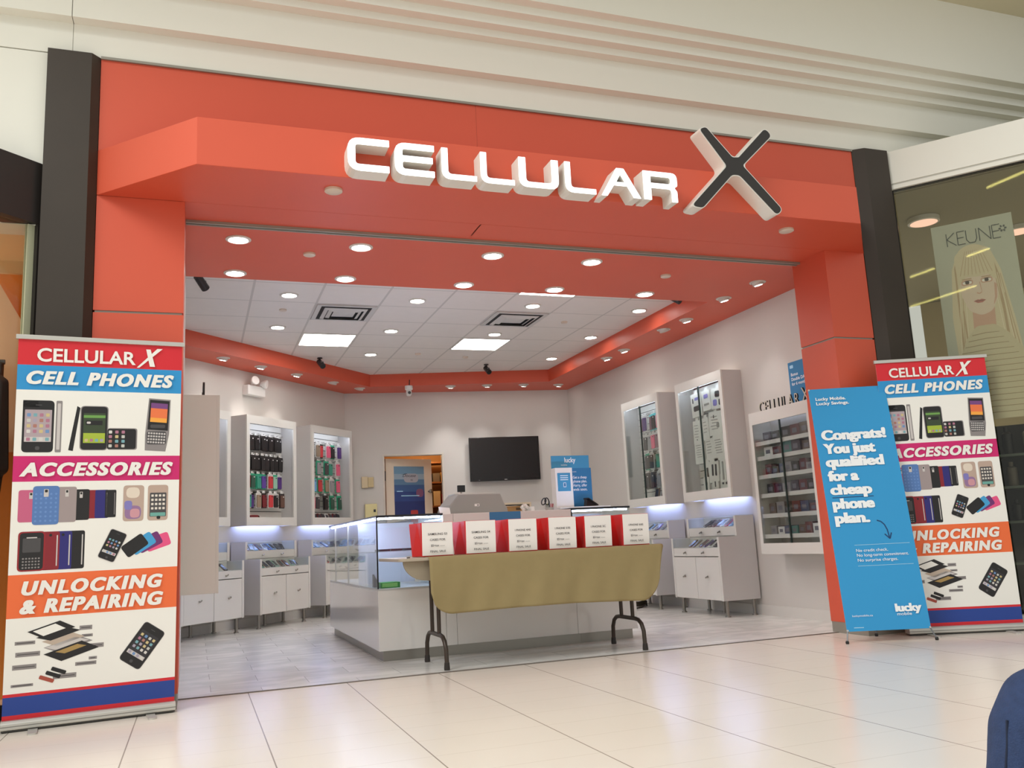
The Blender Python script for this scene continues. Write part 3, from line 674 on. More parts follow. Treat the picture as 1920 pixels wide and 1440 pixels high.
rows(RB[1], [[('mauve', 'clear'), ('violet', 'clear'), ('mauve', 'aqua'), ('black', 'aqua'), ('pink', 'clear'), ('grey', 'aqua')], [('black', 'clear'), ('grey', 'clear'), ('pink', 'clear'), ('mauve', 'clear'), ('dark green', 'green')],
     [('dark grey', 'green'), ('black', 'green'), ('dark grey', 'clear'), ('teal', 'clear'), ('dark grey', 'dark'), ('grey', 'clear')], [('black', 'dark'), ('dark grey', 'dark'), ('grey', 'clear'), ('dark grey', 'dark')]], [2.27, 2.04, 1.81, 1.58], 'far right wall cabinet', x0=0.25, x1=0.87, sc=1.15)
# leaning cases on cabinet bottoms
def leaner(X, x, y, z, col, label, group, rx=0.35, ry=0.0, sc=1.0, cat='phone case', rz=0.0):
    key = ('lean', col)
    if key not in PKM:
        b = MB(); cm = mat('case '+col, PCOL[col], 0.35)
        b.prism(rrect(0, 0.07, 0.07, 0.138, 0.012), lambda a, c, q: (a, q, c), -0.006, 0.006, cm)
        b.prism(rrect(0.0, 0.07, 0.054, 0.112, 0.006), lambda a, c, q: (a, q, c), -0.0075, -0.006, mat('phone face dark', (44, 46, 58), 0.2))
        b.prism(rrect(0.0, 0.012, 0.014, 0.008, 0.003), lambda a, c, q: (a, q, c), -0.0085, -0.0075, mat('hang tab', (230, 228, 224), 0.4))
        o = b.build('phone_case'); PKM[key] = o.data; bpy.data.objects.remove(o)
    o = bpy.data.objects.new('phone_case', PKM[key]); COL.objects.link(o)
    o.matrix_world = X @ Matrix.Translation((x, y, z)) @ Matrix.Rotation(rz, 4, 'Z') @ Matrix.Rotation(-rx, 4, 'X') @ Matrix.Rotation(ry, 4, 'Y') @ Matrix.Scale(sc, 4)
    return tag(o, label, cat, group)
for i, c in enumerate(['dark red', 'black', 'dark red', 'dark grey', 'white', 'brown', 'dark red', 'black']):
    leaner(LB[2], 0.12+0.085*i, -0.15, 1.196, c, f'{c} phone case, {ORD[i]} leaning on the floor of third left wall cabinet', 'cases leaning in the third left wall cabinet', rx=0.5, ry=0.25)
r = empty('purse', LB[1] @ Vector((0.24, -0.12, 1.194)), LW_A); tag(r, 'small red purse with strap on the floor of the second left wall cabinet', 'purse')
b = MB(); b.prism(rrect(0, 0.05, 0.15, 0.10, 0.03), lambda x, z, y: (x, y, z), -0.03, 0.03, mat('purse red', (122, 40, 42), 0.5)); b.build('body', r, bevel=0.006)
b = MB(); b.tube([(0.06, -0.032, 0.09), (0.085, -0.036, 0.05), (0.08, -0.034, 0.01)], 0.006, mat('purse strap', (80, 52, 40), 0.6)); b.build('strap', r)
leaner(RB[1], 0.55, -0.13, 1.196, 'tan', 'tan wallet case standing on the floor of the far right wall cabinet', 'wallets in the far right wall cabinet', rx=0.2, sc=1.3); leaner(RB[1], 0.72, -0.13, 1.196, 'dark red', 'dark red wallet case standing on the floor of the far right wall cabinet', 'wallets in the far right wall cabinet', rx=0.2, sc=1.3)
# white accessory packs in the near right cabinet
def blister(X, x, z, w, h, art, label, y=-0.12, tilt=0.0):
    b = MB(); b.prism(rrect(0, -h/2-0.012, w, h, 0.012), lambda a, c, q: (a, q, c), -0.012, 0.012, mat('blister white', (226, 224, 216), 0.4))
    b.prism(rrect(0, 0.004, 0.05, 0.035, 0.008), lambda a, c, q: (a, q, c), -0.003, 0.003, MATS['blister white'])
    dk = mat('gadget dark', (44, 42, 46), 0.4); gy = mat('print grey', (150, 148, 142), 0.6)
    for q in art:
        kind, ax, az, aw, ah = q
        m = {'d': dk, 'g': gy, 'b': mat('print violet', (130, 124, 190), 0.5), 'r': mat('print red', (190, 60, 50), 0.5)}[kind]
        b.prism(rrect(ax*w, -0.012-az*h, aw*w, ah*h, min(aw*w, ah*h)*0.3), lambda a, c, q2: (a, q2, c), -0.0145, -0.012, m)
    o = b.build('accessory_pack'); o.matrix_world = X @ Matrix.Translation((x, y, z)) @ Matrix.Rotation(tilt, 4, 'Y'); tag(o, label, 'accessory pack', 'white accessory packs in the near right wall cabinet')
N = 'near right wall cabinet'
def lines(n): return [('g', -0.1+0.05*(k % 3), 0.2+0.6*k/n, 0.5, 0.025) for k in range(n)]
for k, (x, z, w, h, art, lb) in enumerate([
    (0.26, 2.34, 0.20, 0.26, [('d', 0, .65, .55, .22), ('b', .1, .25, .4, .12), ('d', -.3, .3, .1, .2)], 'white pack with a dark charger, top row left'), (0.46, 2.34, 0.16, 0.22, [('b', 0, .3, .5, .2), ('g', 0, .7, .6, .1)], 'white pack with violet print, top row middle'), (0.68, 2.33, 0.24, 0.22, [('d', 0, .3, .35, .3), ('b', -.2, .7, .3, .3), ('d', .25, .7, .3, .3)], 'white pack with dark gadgets, top row right'),
    (0.24, 2.04, 0.15, 0.26, lines(5)+[('d', 0, .8, .08, .05)], 'white pack with grey lines, second row left'), (0.40, 2.05, 0.12, 0.24, lines(4), 'narrow white pack, second row beside the left one'), (0.60, 2.09, 0.24, 0.27, lines(5)+[('d', -.1, .2, .06, .12), ('g', .2, .55, .2, .2)], 'large white pack with a dark mark, second row middle'), (0.80, 2.06, 0.10, 0.26, [('d', 0, .5, .3, .7)], 'slim white pack with dark cable, second row right'),
    (0.25, 1.82, 0.19, 0.25, lines(6), 'white pack with printed lines, third row left'), (0.44, 1.84, 0.15, 0.25, lines(5), 'white pack with printed lines, third row second'), (0.64, 1.84, 0.22, 0.27, lines(6), 'large white pack, third row third'), (0.81, 1.80, 0.08, 0.22, [('r', 0, .3, .6, .2), ('g', 0, .7, .3, .3)], 'slim white pack with red print, third row right'),
    (0.36, 1.58, 0.12, 0.23, [('d', 0, .55, .28, .55)], 'white pack with one dark stylus, fourth row left'), (0.52, 1.60, 0.16, 0.24, [('d', -.2, .5, .2, .5), ('d', .18, .5, .2, .5)], 'white pack with two dark sticks, fourth row middle'), (0.67, 1.58, 0.10, 0.24, [('g', 0, .5, .3, .8)], 'white pack with grey strip, fourth row third'), (0.80, 1.58, 0.09, 0.24, [('d', 0, .35, .5, .12), ('d', 0, .65, .5, .2)], 'slim white pack with black plugs, fourth row right'),
    (0.34, 1.42, 0.11, 0.14, [('g', 0, .5, .4, .2)], 'small white pack, bottom row left'), (0.50, 1.43, 0.12, 0.15, [('d', 0, .6, .15, .5)], 'small white pack with dark stick, bottom row middle'), (0.68, 1.43, 0.16, 0.16, [('d', -.2, .6, .2, .2), ('d', .2, .6, .2, .2)], 'small white pack with round plugs, bottom row right')]):
    blister(RB[0], x, z, w, h, art, lb+' of the near right wall cabinet', -0.12+0.004*(k % 3), random.uniform(-.06, .06))
    
# goods in the small glass trays of the base cabinets
TC_ = {('LB', 0): ['black', 'dark grey', 'brown', 'dark grey', 'black'], ('LB', 1): ['mauve', 'grey', 'light blue', 'dark red', 'white', 'blue', 'light blue', 'dark grey', 'dark grey'], ('LB', 2): ['blue', 'light blue', 'white', 'blue', 'grey', 'mauve', 'grey'], ('RB', 0): ['dark grey', 'brown', 'dark red', 'mauve', 'white', 'pink', 'light blue', 'black'], ('RB', 1): ['light blue', 'white', 'purple', 'dark grey', 'blue']}
T2 = {('LB', 0): ['dark grey', 'white', 'black', 'dark grey'], ('LB', 1): ['teal', 'tan', 'black', 'pale green', 'brown', 'dark red', 'pale green', 'grey'], ('LB', 2): ['red', 'grey', 'white', 'grey', 'dark grey'], ('RB', 0): ['brown', 'tan', 'mauve', 'violet', 'white', 'dark grey', 'white'], ('RB', 1): ['grey', 'blue', 'white']}
NM = {('LB', 0): 'first left base cabinet', ('LB', 1): 'second left base cabinet', ('LB', 2): 'third left base cabinet', ('RB', 0): 'near right base cabinet', ('RB', 1): 'far right base cabinet'}
for key, X in UNITS.items():
    for data, y, z, tn in ((TC_[key], -0.14, 0.880, 'upper'), (T2[key], -0.35, 0.680, 'lower')):
        cs = data; n = len(cs)
        for i, c in enumerate(cs):
            xs = 0.09+0.72*(i+0.5)/n if key[0] == 'LB' else 0.20+0.66*(i+0.5)/n
            leaner(X, xs, y+random.uniform(-.012, .012), z, c, f'{c} phone case, {ORD[i]} in {tn} glass tray of the {NM[key]}', f'cases in the {tn} tray of the {NM[key]}', rx=0.95, ry=random.uniform(-.25, .45), sc=0.88, rz=random.uniform(-.2, .2))
# boxed goods on the six shelves of the tall right case
BX = {'dark violet': (58, 48, 66), 'black': (36, 34, 38), 'grey': (128, 124, 130), 'white': (214, 210, 210), 'maroon': (96, 46, 56), 'teal': (58, 120, 118), 'navy': (50, 66, 104), 'brown': (92, 74, 70)}
SB = [['grey', 'white', 'navy', 'teal', 'brown', 'maroon', 'white'], ['brown', 'grey', 'black', 'maroon', 'navy', 'maroon'], ['black', 'dark violet', 'grey', 'dark violet', 'maroon', 'black'], ['maroon', 'brown', 'navy', 'grey', 'black', 'maroon', 'grey'], ['white', 'maroon', 'teal', 'dark violet', 'brown'], ['dark violet', 'black', 'black', 'maroon', 'brown']]
bxm = {}
def shelf_box(X, x, y, z, w, d, h, col, label, rz, group):
    b = MB(); cm = mat('carton '+col, BX[col], 0.3)
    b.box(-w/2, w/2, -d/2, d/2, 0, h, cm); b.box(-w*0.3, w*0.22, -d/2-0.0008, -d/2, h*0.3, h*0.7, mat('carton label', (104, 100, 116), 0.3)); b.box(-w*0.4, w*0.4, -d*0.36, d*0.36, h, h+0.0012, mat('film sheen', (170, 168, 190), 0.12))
    o = b.build('gadget_box', bevel=0.002, seg=1); o.matrix_world = X @ Matrix.Translation((x, y, z)) @ Matrix.Rotation(rz, 4, 'Z'); tag(o, label, 'box', group)
for k, (z, row) in enumerate(zip(SHELVES, SB)):
    n = len(row)
    for i, c in enumerate(row):
        x = 0.10+0.70*(i+0.5)/n; w = 0.70/n*random.uniform(.88, .97); h = random.uniform(.07, .115)
        lab = f'{c} gadget box, {ORD[i]} along the {ORD[k]} shelf up of the tall right case'
        shelf_box(TCX, x, -0.115, z+0.0005, w, random.uniform(.12, .15), h, c, lab, random.uniform(-.05, .05), f'boxes on the {ORD[k]} shelf of the tall right case')

# ------------------------------------------------------------------ service counter: two glass showcases and a cash desk
BLKEDGE = mat('black glass edge', (24, 26, 34), 0.25)
CSBLUE = mat('counter blue', (64, 132, 186), 0.4)
def showcase(name, x0, x1, y0, y1, label, left_open=True):
    r = empty(name, (x0, y0, 0)); w, d = x1-x0, y1-y0; tag(r, label, 'showcase')
    b = MB(); b.box(0.035, w-0.035, 0.035, d-0.035, 0.003, 0.082, STEEL); b.build('plinth', r)
    b = MB(); b.box(0, w, 0, d, 0.08, 0.522, GLOSSWHITE); b.build('body', r, bevel=0.002, seg=1)
    b = MB(); b.box(0, w, 0, d, 0.522, 0.536, mat('deck grey', (196, 198, 196), 0.3)); b.build('deck', r)
    b = MB(); b.box(0.004, w-0.004, 0.0, 0.006, 0.536, 1.076, GLASS); b.build('front_glass', r)
    b = MB(); b.box(0.0, 0.006, 0.006, d-0.004, 0.536, 1.076, GLASS); b.build('side_glass', r)
    b = MB(); b.box(w-0.006, w, 0.006, d-0.004, 0.536, 1.076, GLASS); b.build('side_glass', r)
    b = MB(); b.box(0, w, 0, d, 1.076, 1.084, GLASS); b.build('top_glass', r)
    b = MB(); b.box(-0.001, w+0.001, -0.003, 0.003, 1.070, 1.087, BLKEDGE); b.box(-0.003, 0.003, 0, d, 1.074, 1.087, BLKEDGE); b.box(w-0.003, w+0.003, 0, d, 1.074, 1.087, BLKEDGE); b.box(0, w, d-0.003, d+0.003, 1.074, 1.087, BLKEDGE)
    b.box(-0.004, 0.006, -0.004, 0.006, 0.536, 1.08, BLKEDGE); b.build('edge_frame', r)
    b = MB(); b.box(0.02, w-0.02, 0.012, 0.030, 1.056, 1.068, LEDB)
    if d > 1: b.box(0.012, 0.030, 0.04, d-0.04, 1.056, 1.068, LEDB)
    b.build('light_strip', r)
    return r
sc = showcase('glass_showcase', 1.30, 1.822, 6.77, 9.35, 'long white showcase with glass top at the left end of the service counter')
b = MB(); b.box(0.02, 0.51, 0.95, 0.965, 0.54, 1.05, mat('sliding panel', (222, 226, 238), 0.4)); b.build('back_panel', sc)
b = MB(); b.box(0.012, 0.51, 0.06, 0.90, 0.806, 0.813, GLASS); b.build('glass_shelf', sc)
b = MB(); b.box(-0.004, 0.008, 1.38, 1.396, 0.536, 1.076, ALU); b.box(-0.004, 0.008, 2.15, 2.166, 0.536, 1.076, ALU); b.build('mullion', sc)
s2 = showcase('glass_showcase', 2.922, 3.46, 6.77, 7.40, 'short lit glass showcase at the right end of the service counter')
b = MB(); b.box(0.02, 0.52, 0.55, 0.565, 0.54, 1.05, MATS['sliding panel']); b.build('back_panel', s2)
cd = empty('cash_desk', (1.822, 6.77, 0)); tag(cd, 'white cash desk with a blue band between the two showcases', 'counter')
b = MB(); b.box(-0.034, 1.134, 0.035, 0.80, 0.003, 0.0815, STEEL); b.build('plinth', cd)
b = MB(); b.box(0.002, 0.086, 0, 0.83, 0.08, 1.078, GLOSSWHITE); b.box(0.088, 1.098, 0, 0.83, 0.08, 1.078, GLOSSWHITE); b.build('body', cd, bevel=0.002, seg=1)
b = MB(); b.box(0.388, 0.653, -0.002, 0.0, 0.98, 1.0785, CSBLUE); b.build('blue_band', cd)
# inside the left showcase
r = empty('green_box', (1.37, 6.86, 0.536)); tag(r, 'small green carton on the floor of the left showcase', 'box')
b = MB(); b.box(-0.03, 0.12, 0, 0.16, 0, 0.042, mat('green carton', (66, 150, 70), 0.4)); b.box(-0.02, 0.10, -0.001, 0, 0.008, 0.036, mat('green print', (150, 210, 120), 0.4)); b.build('carton', r, bevel=0.002, seg=1)
def small(name, label, cat, fn, loc, group=None, bevel=0.0):
    b = MB(); fn(b); o = b.build(name, bevel=bevel, loc=loc); tag(o, label, cat, group); return o
small('card_holder', 'small black wedge holder beside the green carton in the left showcase', 'holder', lambda b: b.prism([(0, 0), (0.05, 0), (0.0, 0.10)], lambda x, z, y: (x, y, z), 0, 0.08, BLACK), (1.335, 7.10, 0.536))
for i in range(4):
    small('boxed_phone', f'dark boxed phone lying on the glass shelf of the left showcase, {ORD[i]} from left', 'box', lambda b: (b.box(0, 0.09, 0, 0.16, 0, 0.016, BLACK), b.box(0.008, 0.082, 0.01, 0.15, 0.016, 0.0165, mat('screen grey', (120, 124, 136), 0.2))), (1.36+0.11*i, 7.02+0.05*(i % 2), 0.8132), 'phones on the glass shelf')
# cash register (seen from behind)
r = empty('cash_register', (2.24, 7.32, 1.078)); tag(r, 'grey cash register with a pole display on the cash desk', 'cash register')
REG = mat('register grey', (158, 156, 150), 0.5)
b = MB(); b.prism([(-0.26, 0), (0.27, 0), (0.262, 0.045), (0.235, 0.09), (0.205, 0.172), (-0.165, 0.176), (-0.245, 0.085), (-0.262, 0.04)], lambda x, z, y: (x, y, z), -0.16, 0.2, REG); b.build('housing', r, bevel=0.01, seg=2)
b = MB(); b.box(-0.17, 0.2, -0.05, 0.16, 0.172, 0.186, mat('register top', (196, 194, 186), 0.5)); b.build('paper_cover', r, bevel=0.004)
b = MB(); b.box(-0.03, 0.012, -0.163, -0.16, 0.068, 0.088, PAPER); b.box(-0.008, 0.006, -0.164, -0.163, 0.073, 0.081, INK); b.build('sticker', r)
b = MB(); b.tube([(-0.095, 0.0, 0.17), (-0.095, 0.0, 0.21)], 0.008, REG); d = b.build('pole', r)
b = MB(); b.box(-0.128, -0.062, -0.012, 0.012, 0.20, 0.258, BLACK); b.build('display', d, bevel=0.003)
small('price_card', 'small white card leaning by the cash register', 'card', lambda b: b.prism([(0, 0), (0.09, -0.004), (0.085, 0.055), (-0.008, 0.066)], lambda x, z, y: (x, y+z*0.25, z), 0, 0.003, PAPER), (1.86, 6.98, 1.079))
def crumple(b):
    random.seed(3); me = []
    for k in range(9):
        a = random.uniform(0, 6.28); c = Vector((0.035*math.cos(a)*random.random(), 0.03*math.sin(a), random.uniform(0.015, 0.05))); q = []
        b.lathe([(0.004, -0.016), (0.016+0.004*(k % 3), -0.006), (0.018, 0.006), (0.004, 0.016)], mat('clear film', (214, 212, 206), 0.1), c, 6, Matrix.Rotation(k*0.9, 3, 'X') @ Matrix.Rotation(k*1.3, 3, 'Y'))
small('plastic_film', 'crumpled clear plastic film on the cash desk', 'plastic film', crumple, (2.60, 7.0, 1.078))
small('tape_roll', 'white tape roll beside the crumpled film on the cash desk', 'tape', lambda b: b.lathe([(0.028, 0), (0.028, 0.042), (0.014, 0.042), (0.014, 0.004)], WHITEPL, seg=20), (2.665, 7.02, 1.078))
r = empty('pen_cup', (2.83, 7.02, 1.078)); tag(r, 'low pen cup on the cash desk by the phone stand', 'cup')
b = MB(); b.lathe([(0.036, 0), (0.038, 0.03), (0.034, 0.03), (0.032, 0.004)], mat('cup grey', (170, 166, 160), 0.4), seg=20); b.build('cup', r, smooth=True)
r = empty('scissors', (2.805, 7.02, 1.084)); tag(r, 'black handled scissors standing in the pen cup', 'scissors')
for sx, a in ((-1, 0.5), (1, -0.15)):
    b = MB(); M = Matrix.Translation((sx*0.014-0.008, 0, 0.075)) @ Matrix.Rotation(a, 4, 'Y')
    b.tube([M @ Vector((0.018*math.cos(t), 0, 0.030*math.sin(t))) for t in [2*PI*k/16 for k in range(16)]], 0.005, BLACK, 8, closed=True); b.build('handle', r, smooth=True)
b = MB(); b.prism([(-0.004, 0), (0.012, 0), (0.02, 0.05), (-0.012, 0.05)], lambda x, z, y: (x, y, z), -0.002, 0.002, STEEL); b.build('blade', r)
for i, (cn, cc) in enumerate((('yellow', (196, 206, 60)), ('black', (38, 36, 38)), ('pink', (200, 110, 120)), ('red', (170, 60, 60)))):
    x = 2.832+0.013*i; small('pen', f'{cn} pen in the pen cup beside the scissors', 'pen', lambda b: b.tube([(0, 0, 0), (0.004*(i-1), 0.0, 0.055+0.02*(i == 1))], 0.0055, mat('pen '+cn, cc, 0.4), 8), (x-0.012, 7.025, 1.084), 'pens in the cup')
# phone plan stand on the right showcase
LUCKY = mat('poster blue', (62, 146, 190), 0.5); LUCKYD = mat('poster deep blue', (40, 118, 168), 0.5); TXTW = mat('print white', (240, 244, 246), 0.6)
r = empty('phone_stand', (3.0, 7.18, 1.0865)); tag(r, 'white and blue phone plan display stand on the right showcase', 'display stand')
b = MB(); b.prism([(-0.03, -0.06), (0.44, -0.10), (0.40, 0.16), (-0.02, 0.16)], lambda x, y, w: (x, y, w), 0, 0.022, WHITEPL); b.build('base', r, bevel=0.004)
b = MB(); b.box(-0.02, 0.145, 0.03, 0.13, 0.02, 0.371, WHITEPL); b.build('column', r, bevel=0.003)
b = MB(); b.box(-0.02, 0.345, 0.10, 0.112, 0.372, 0.485, LUCKY); b.text('lucky', lambda x, y, z: (0.16+x, 0.0992, 0.425+y), 0.062, TXTW, bold=0.02, align='CENTER', sx=0.85); b.text('mobile', lambda x, y, z: (0.10+x, 0.0992, 0.395+y), 0.022, TXTW, align='CENTER'); b.build('header_board', r)
b = MB(); b.box(0.145, 0.36, 0.10, 0.112, 0.022, 0.372, LUCKYD)
for k, t in enumerate(('Get a cheap', 'phone plan.', 'Hurry, offer', 'ends soon.')): b.text(t, lambda x, y, z: (0.178+x, 0.0992, 0.278-0.036*k+y), 0.034, TXTW, bold=0.015, width=0.135)
b.text('mobile', lambda x, y, z: (0.178+x, 0.0992, 0.335+y), 0.014, TXTW); b.build('poster_board', r)
b = MB(); b.box(0.0, 0.122, 0.026, 0.03, 0.165, 0.325, LUCKY); b.box(0.052, 0.078, 0.0252, 0.026, 0.20, 0.24, TXTW); b.box(0.056, 0.074, 0.025, 0.0252, 0.205, 0.236, LUCKYD)
for k in range(3): b.box(0.025, 0.10, 0.0254, 0.026, 0.262+0.018*k, 0.268+0.018*k, TXTW)
b.build('phone_card', r)
r2_ = empty('mobile_phone', (3.27, 7.16, 1.112), 0.3); tag(r2_, 'dark mobile phone propped on the phone plan stand', 'phone')
b = MB(); M = Matrix.Rotation(math.radians(28), 4, 'Y'); b.X = M; b.box(-0.065, 0.065, -0.033, 0.033, 0.035, 0.046, BLACK); b.box(-0.058, 0.058, -0.029, 0.029, 0.046, 0.0465, mat('screen blue', (86, 110, 130), 0.2)); b.X = None; b.build('handset', r2_, bevel=0.002, seg=1)
b = MB(); b.prism([(-0.05, 0.0), (0.07, 0.0), (0.05, 0.02), (-0.04, 0.055)], lambda x, z, y: (x, y, z), -0.02, 0.02, BLACK); b.build('cradle', r2_)
# low shelf behind the register
r = empty('storage_shelf', (3.06, 9.0, 0)); tag(r, 'beige storage shelf behind the cash register against the back', 'shelf')
b = MB(); BEI = mat('beige board', (214, 198, 168), 0.6); b.box(0, 0.36, 0, 0.4, 1.225, 1.245, BEI); b.build('top', r)
b = MB(); b.box(0, 0.36, 0, 0.4, 1.07, 1.09, BEI); b.build('shelf_board', r)
for x in (0, 0.34):
    b = MB(); b.box(x, x+0.02, 0, 0.4, 0.003, 1.225, BEI); b.build('side_panel', r)
small('carton', 'brown carton on the beige storage shelf', 'carton', lambda b: (b.box(0, 0.26, 0, 0.25, 0, 0.118, mat('brown card', (164, 124, 72), 0.7)), b.box(0.15, 0.2, -0.002, 0, 0.075, 0.1, mat('carton hole', (80, 58, 34), 0.8))), (3.10, 9.02, 1.09))

# ------------------------------------------------------------------ folding table, cloth and bags
r = empty('folding_table', (2.29, 6.33, 0)); tag(r, 'long folding banquet table with dark steel legs in the shop entrance', 'table')
TT = mat('table top grey', (172, 160, 142), 0.5)
b = MB(); b.prism(fillet([(-1.0, -0.38, .06), (1.0, -0.38, .06), (1.0, 0.38, .06), (-1.0, 0.38, .06)]), lambda x, y, w: (x, y, w), 0.742, 0.764, TT); b.build('tabletop', r, bevel=0.004)
b = MB(); b.prism([(-0.965+0.17*(1-math.cos(t*PI/20)), 0.742-0.134*math.sin(t*PI/20)) for t in range(11)]+[(0.965-0.17*(1-math.cos(t*PI/20)), 0.742-0.134*math.sin(t*PI/20)) for t in range(10, -1, -1)], lambda x, z, y: (x, y, z), -0.345, -0.325, mat('apron grey', (150, 138, 118), 0.6)); b.build('apron', r)
for lx in (-0.675, 0.84):
    g = MB()
    for ly in (-0.13, 0.06): g.tube([(lx, ly, 0.742), (lx, ly, 0.225)], 0.0145, BLACKSTEEL, 12)
    path = [(lx+.005, -0.29, 0.03), (lx+.004, -0.285, 0.14), (lx, -0.265, 0.19), (lx, -0.22, 0.216), (lx, -0.17, 0.222), (lx, 0.10, 0.222), (lx, 0.15, 0.216), (lx, 0.195, 0.19), (lx-.004, 0.215, 0.14), (lx-.005, 0.22, 0.03)]
    g.tube(path, 0.0155, BLACKSTEEL, 12); lg = g.build('leg', r, smooth=True)
    for fx, fy in ((lx+.005, -0.29), (lx-.005, 0.22)):
        b = MB(); b.lathe([(0.020, 0.0), (0.021, 0.012), (0.0175, 0.05)], mat('foot cap', (44, 38, 34), 0.5), (fx, fy, 0.003 if fy > -0.3 else 0), 14); b.build('foot_cap', lg, smooth=True)
# tan cloth
CLOTH = mat('tan cloth', (148, 132, 92), 0.9, noise=0.06, nscale=14, bump=0.25, bscale=9)
b = MB(); nx, nt, nd = 72, 10, 22; X0, X1 = 1.493, 3.292; rows_ = []
def zbot(x):
    z = 0.372+0.018*math.sin((x-1.5)*2.1)+0.03*max(0, (1.75-x))
    if x < X0+0.16: t = (X0+0.16-x)/0.16; z += 0.15*(1-math.sqrt(max(0, 1-t*t)))
    if x > X1-0.20: t = (x-X1+0.20)/0.20; z += 0.26*(1-math.sqrt(max(0, 1-t*t)))+0.02*t
    return z
pts = []; NR = nt+nd+3
for i in range(nx+1):
    u = i/nx; x = X0+(X1-X0)*u
    for k in range(nt+1): pts.append((x, 6.66-(6.66-5.965)*k/nt, 0.7665+0.0008*math.sin(9*x+k)))
    pts.append((x, 5.950, 0.7655)); pts.append((x, 5.941, 0.757))
    zb_ = zbot(x)
    for k in range(1, nd+1):
        t = k/nd; z = 0.757+(zb_-0.757)*t
        y = 5.936-0.010*t+t*(0.012*math.sin(x*7.3+1)+0.009*math.sin(x*15.1+t)+0.005*math.sin(x*31+t*4))
        xx = x-(0.04*t*max(0, (u-0.85)/0.15) if u > 0.85 else 0)
        pts.append((xx, y, z))
fs = []
for i in range(nx):
    for k in range(NR-1): fs.append((i*NR+k, (i+1)*NR+k, (i+1)*NR+k+1, i*NR+k+1))
b.add(pts, fs, CLOTH); o = b.build('tablecloth', smooth=True); tag(o, 'tan cloth draped over the front of the folding table', 'tablecloth')
m = o.modifiers.new('solid', 'SOLIDIFY'); m.thickness = 0.002; m.offset = 0
# six red bags with price sheets
REDB = mat('red bag paper', (226, 42, 42), 0.5)
BAGS = [(1.470, 1.690, 'SAMSUNG S3'), (1.787, 2.006, 'SAMSUNG S4'), (2.106, 2.321, 'I PHONE 4/4S'), (2.416, 2.632, 'I PHONE 5/5S'), (2.704, 2.920, 'I PHONE 5C'), (3.017, 3.234, 'I PHONE 6/6S')]
BL = ['with a white price sheet, leftmost of six on the table', 'with a white price sheet, second from left on the table', 'with a white price sheet, third from left on the table', 'with a white price sheet, third from right on the table', 'with a white price sheet, second from right on the table', 'with a white price sheet, rightmost of six on the table']
for i, (x0, x1, t) in enumerate(BAGS):
    xc = (x0+x1)/2; hw = (x1-x0)/2; ysh = 0.01*i/5
    r = empty('gift_bag', (xc, 6.03+ysh, 0.7678)); tag(r, 'open red paper bag '+BL[i], 'bag', 'red bags on the table')
    b = MB(); B0, H, D, g = hw+0.002, 0.232, 0.30, 0.045; e = 0.010
    bot = [(-B0, 0.004), (B0, 0.004), (B0-g, D/2), (B0, D), (-B0, D), (-B0+g, D/2)]
    top = [(-B0-e*0.3, 0), (B0+e*.3, 0), (B0-g*.4, D/2+.02), (B0+e, D+.03), (-B0-e, D+.03), (-B0+g*.25, D/2+.02)]
    p = [(x, y, 0) for x, y in bot]+[(x, y, H) for x, y in top]
    b.add(p, [(k, (k+1) % 6, 6+(k+1) % 6, 6+k) for k in range(6)]+[(5, 4, 3, 2, 1, 0)], REDB)
    bo = b.build('bag_body', r); md = bo.modifiers.new('solid', 'SOLIDIFY'); md.thickness = 0.0015
    b = MB(); xs = [-hw, hw]; nn = 8; rp = []
    for k in range(nn+1):
        z = 0.006+0.224*k/nn; yy = -0.006+0.004*(1-z/0.23)-0.004*math.sin(z*10); rp += [(-hw, yy, z), (hw, yy, z)]
    b.add(rp, [(2*k, 2*k+1, 2*k+3, 2*k+2) for k in range(nn)], PAPER)
    for k, (s, fz, wd) in enumerate(((t, .338, .62 if i < 2 else .56), ('CASES FOR', .51, .50), ('$5+tax', .685, .26), ('FINAL SALE', .865, .50))):
        zz = 0.228-0.224*fz-0.008
        b.text(s, lambda x, y, z: (x+(0 if k != 2 else -0.02), -0.0125, zz+y), 0.0205, INK, align='CENTER', width=wd*2*hw, bold=0.004)
    b.box(0.015, 0.05, -0.0125, -0.0122, 0.228-0.224*.685-0.006, 0.228-0.224*.685-0.0045, INK)
    b.build('price_sheet', r)
small('hanger_clip', 'small dark clip lying at the left end of the folding table', 'clip', lambda b: b.box(0, 0.02, 0, 0.012, 0, 0.006, BLACK), (1.36, 6.02, 0.764))

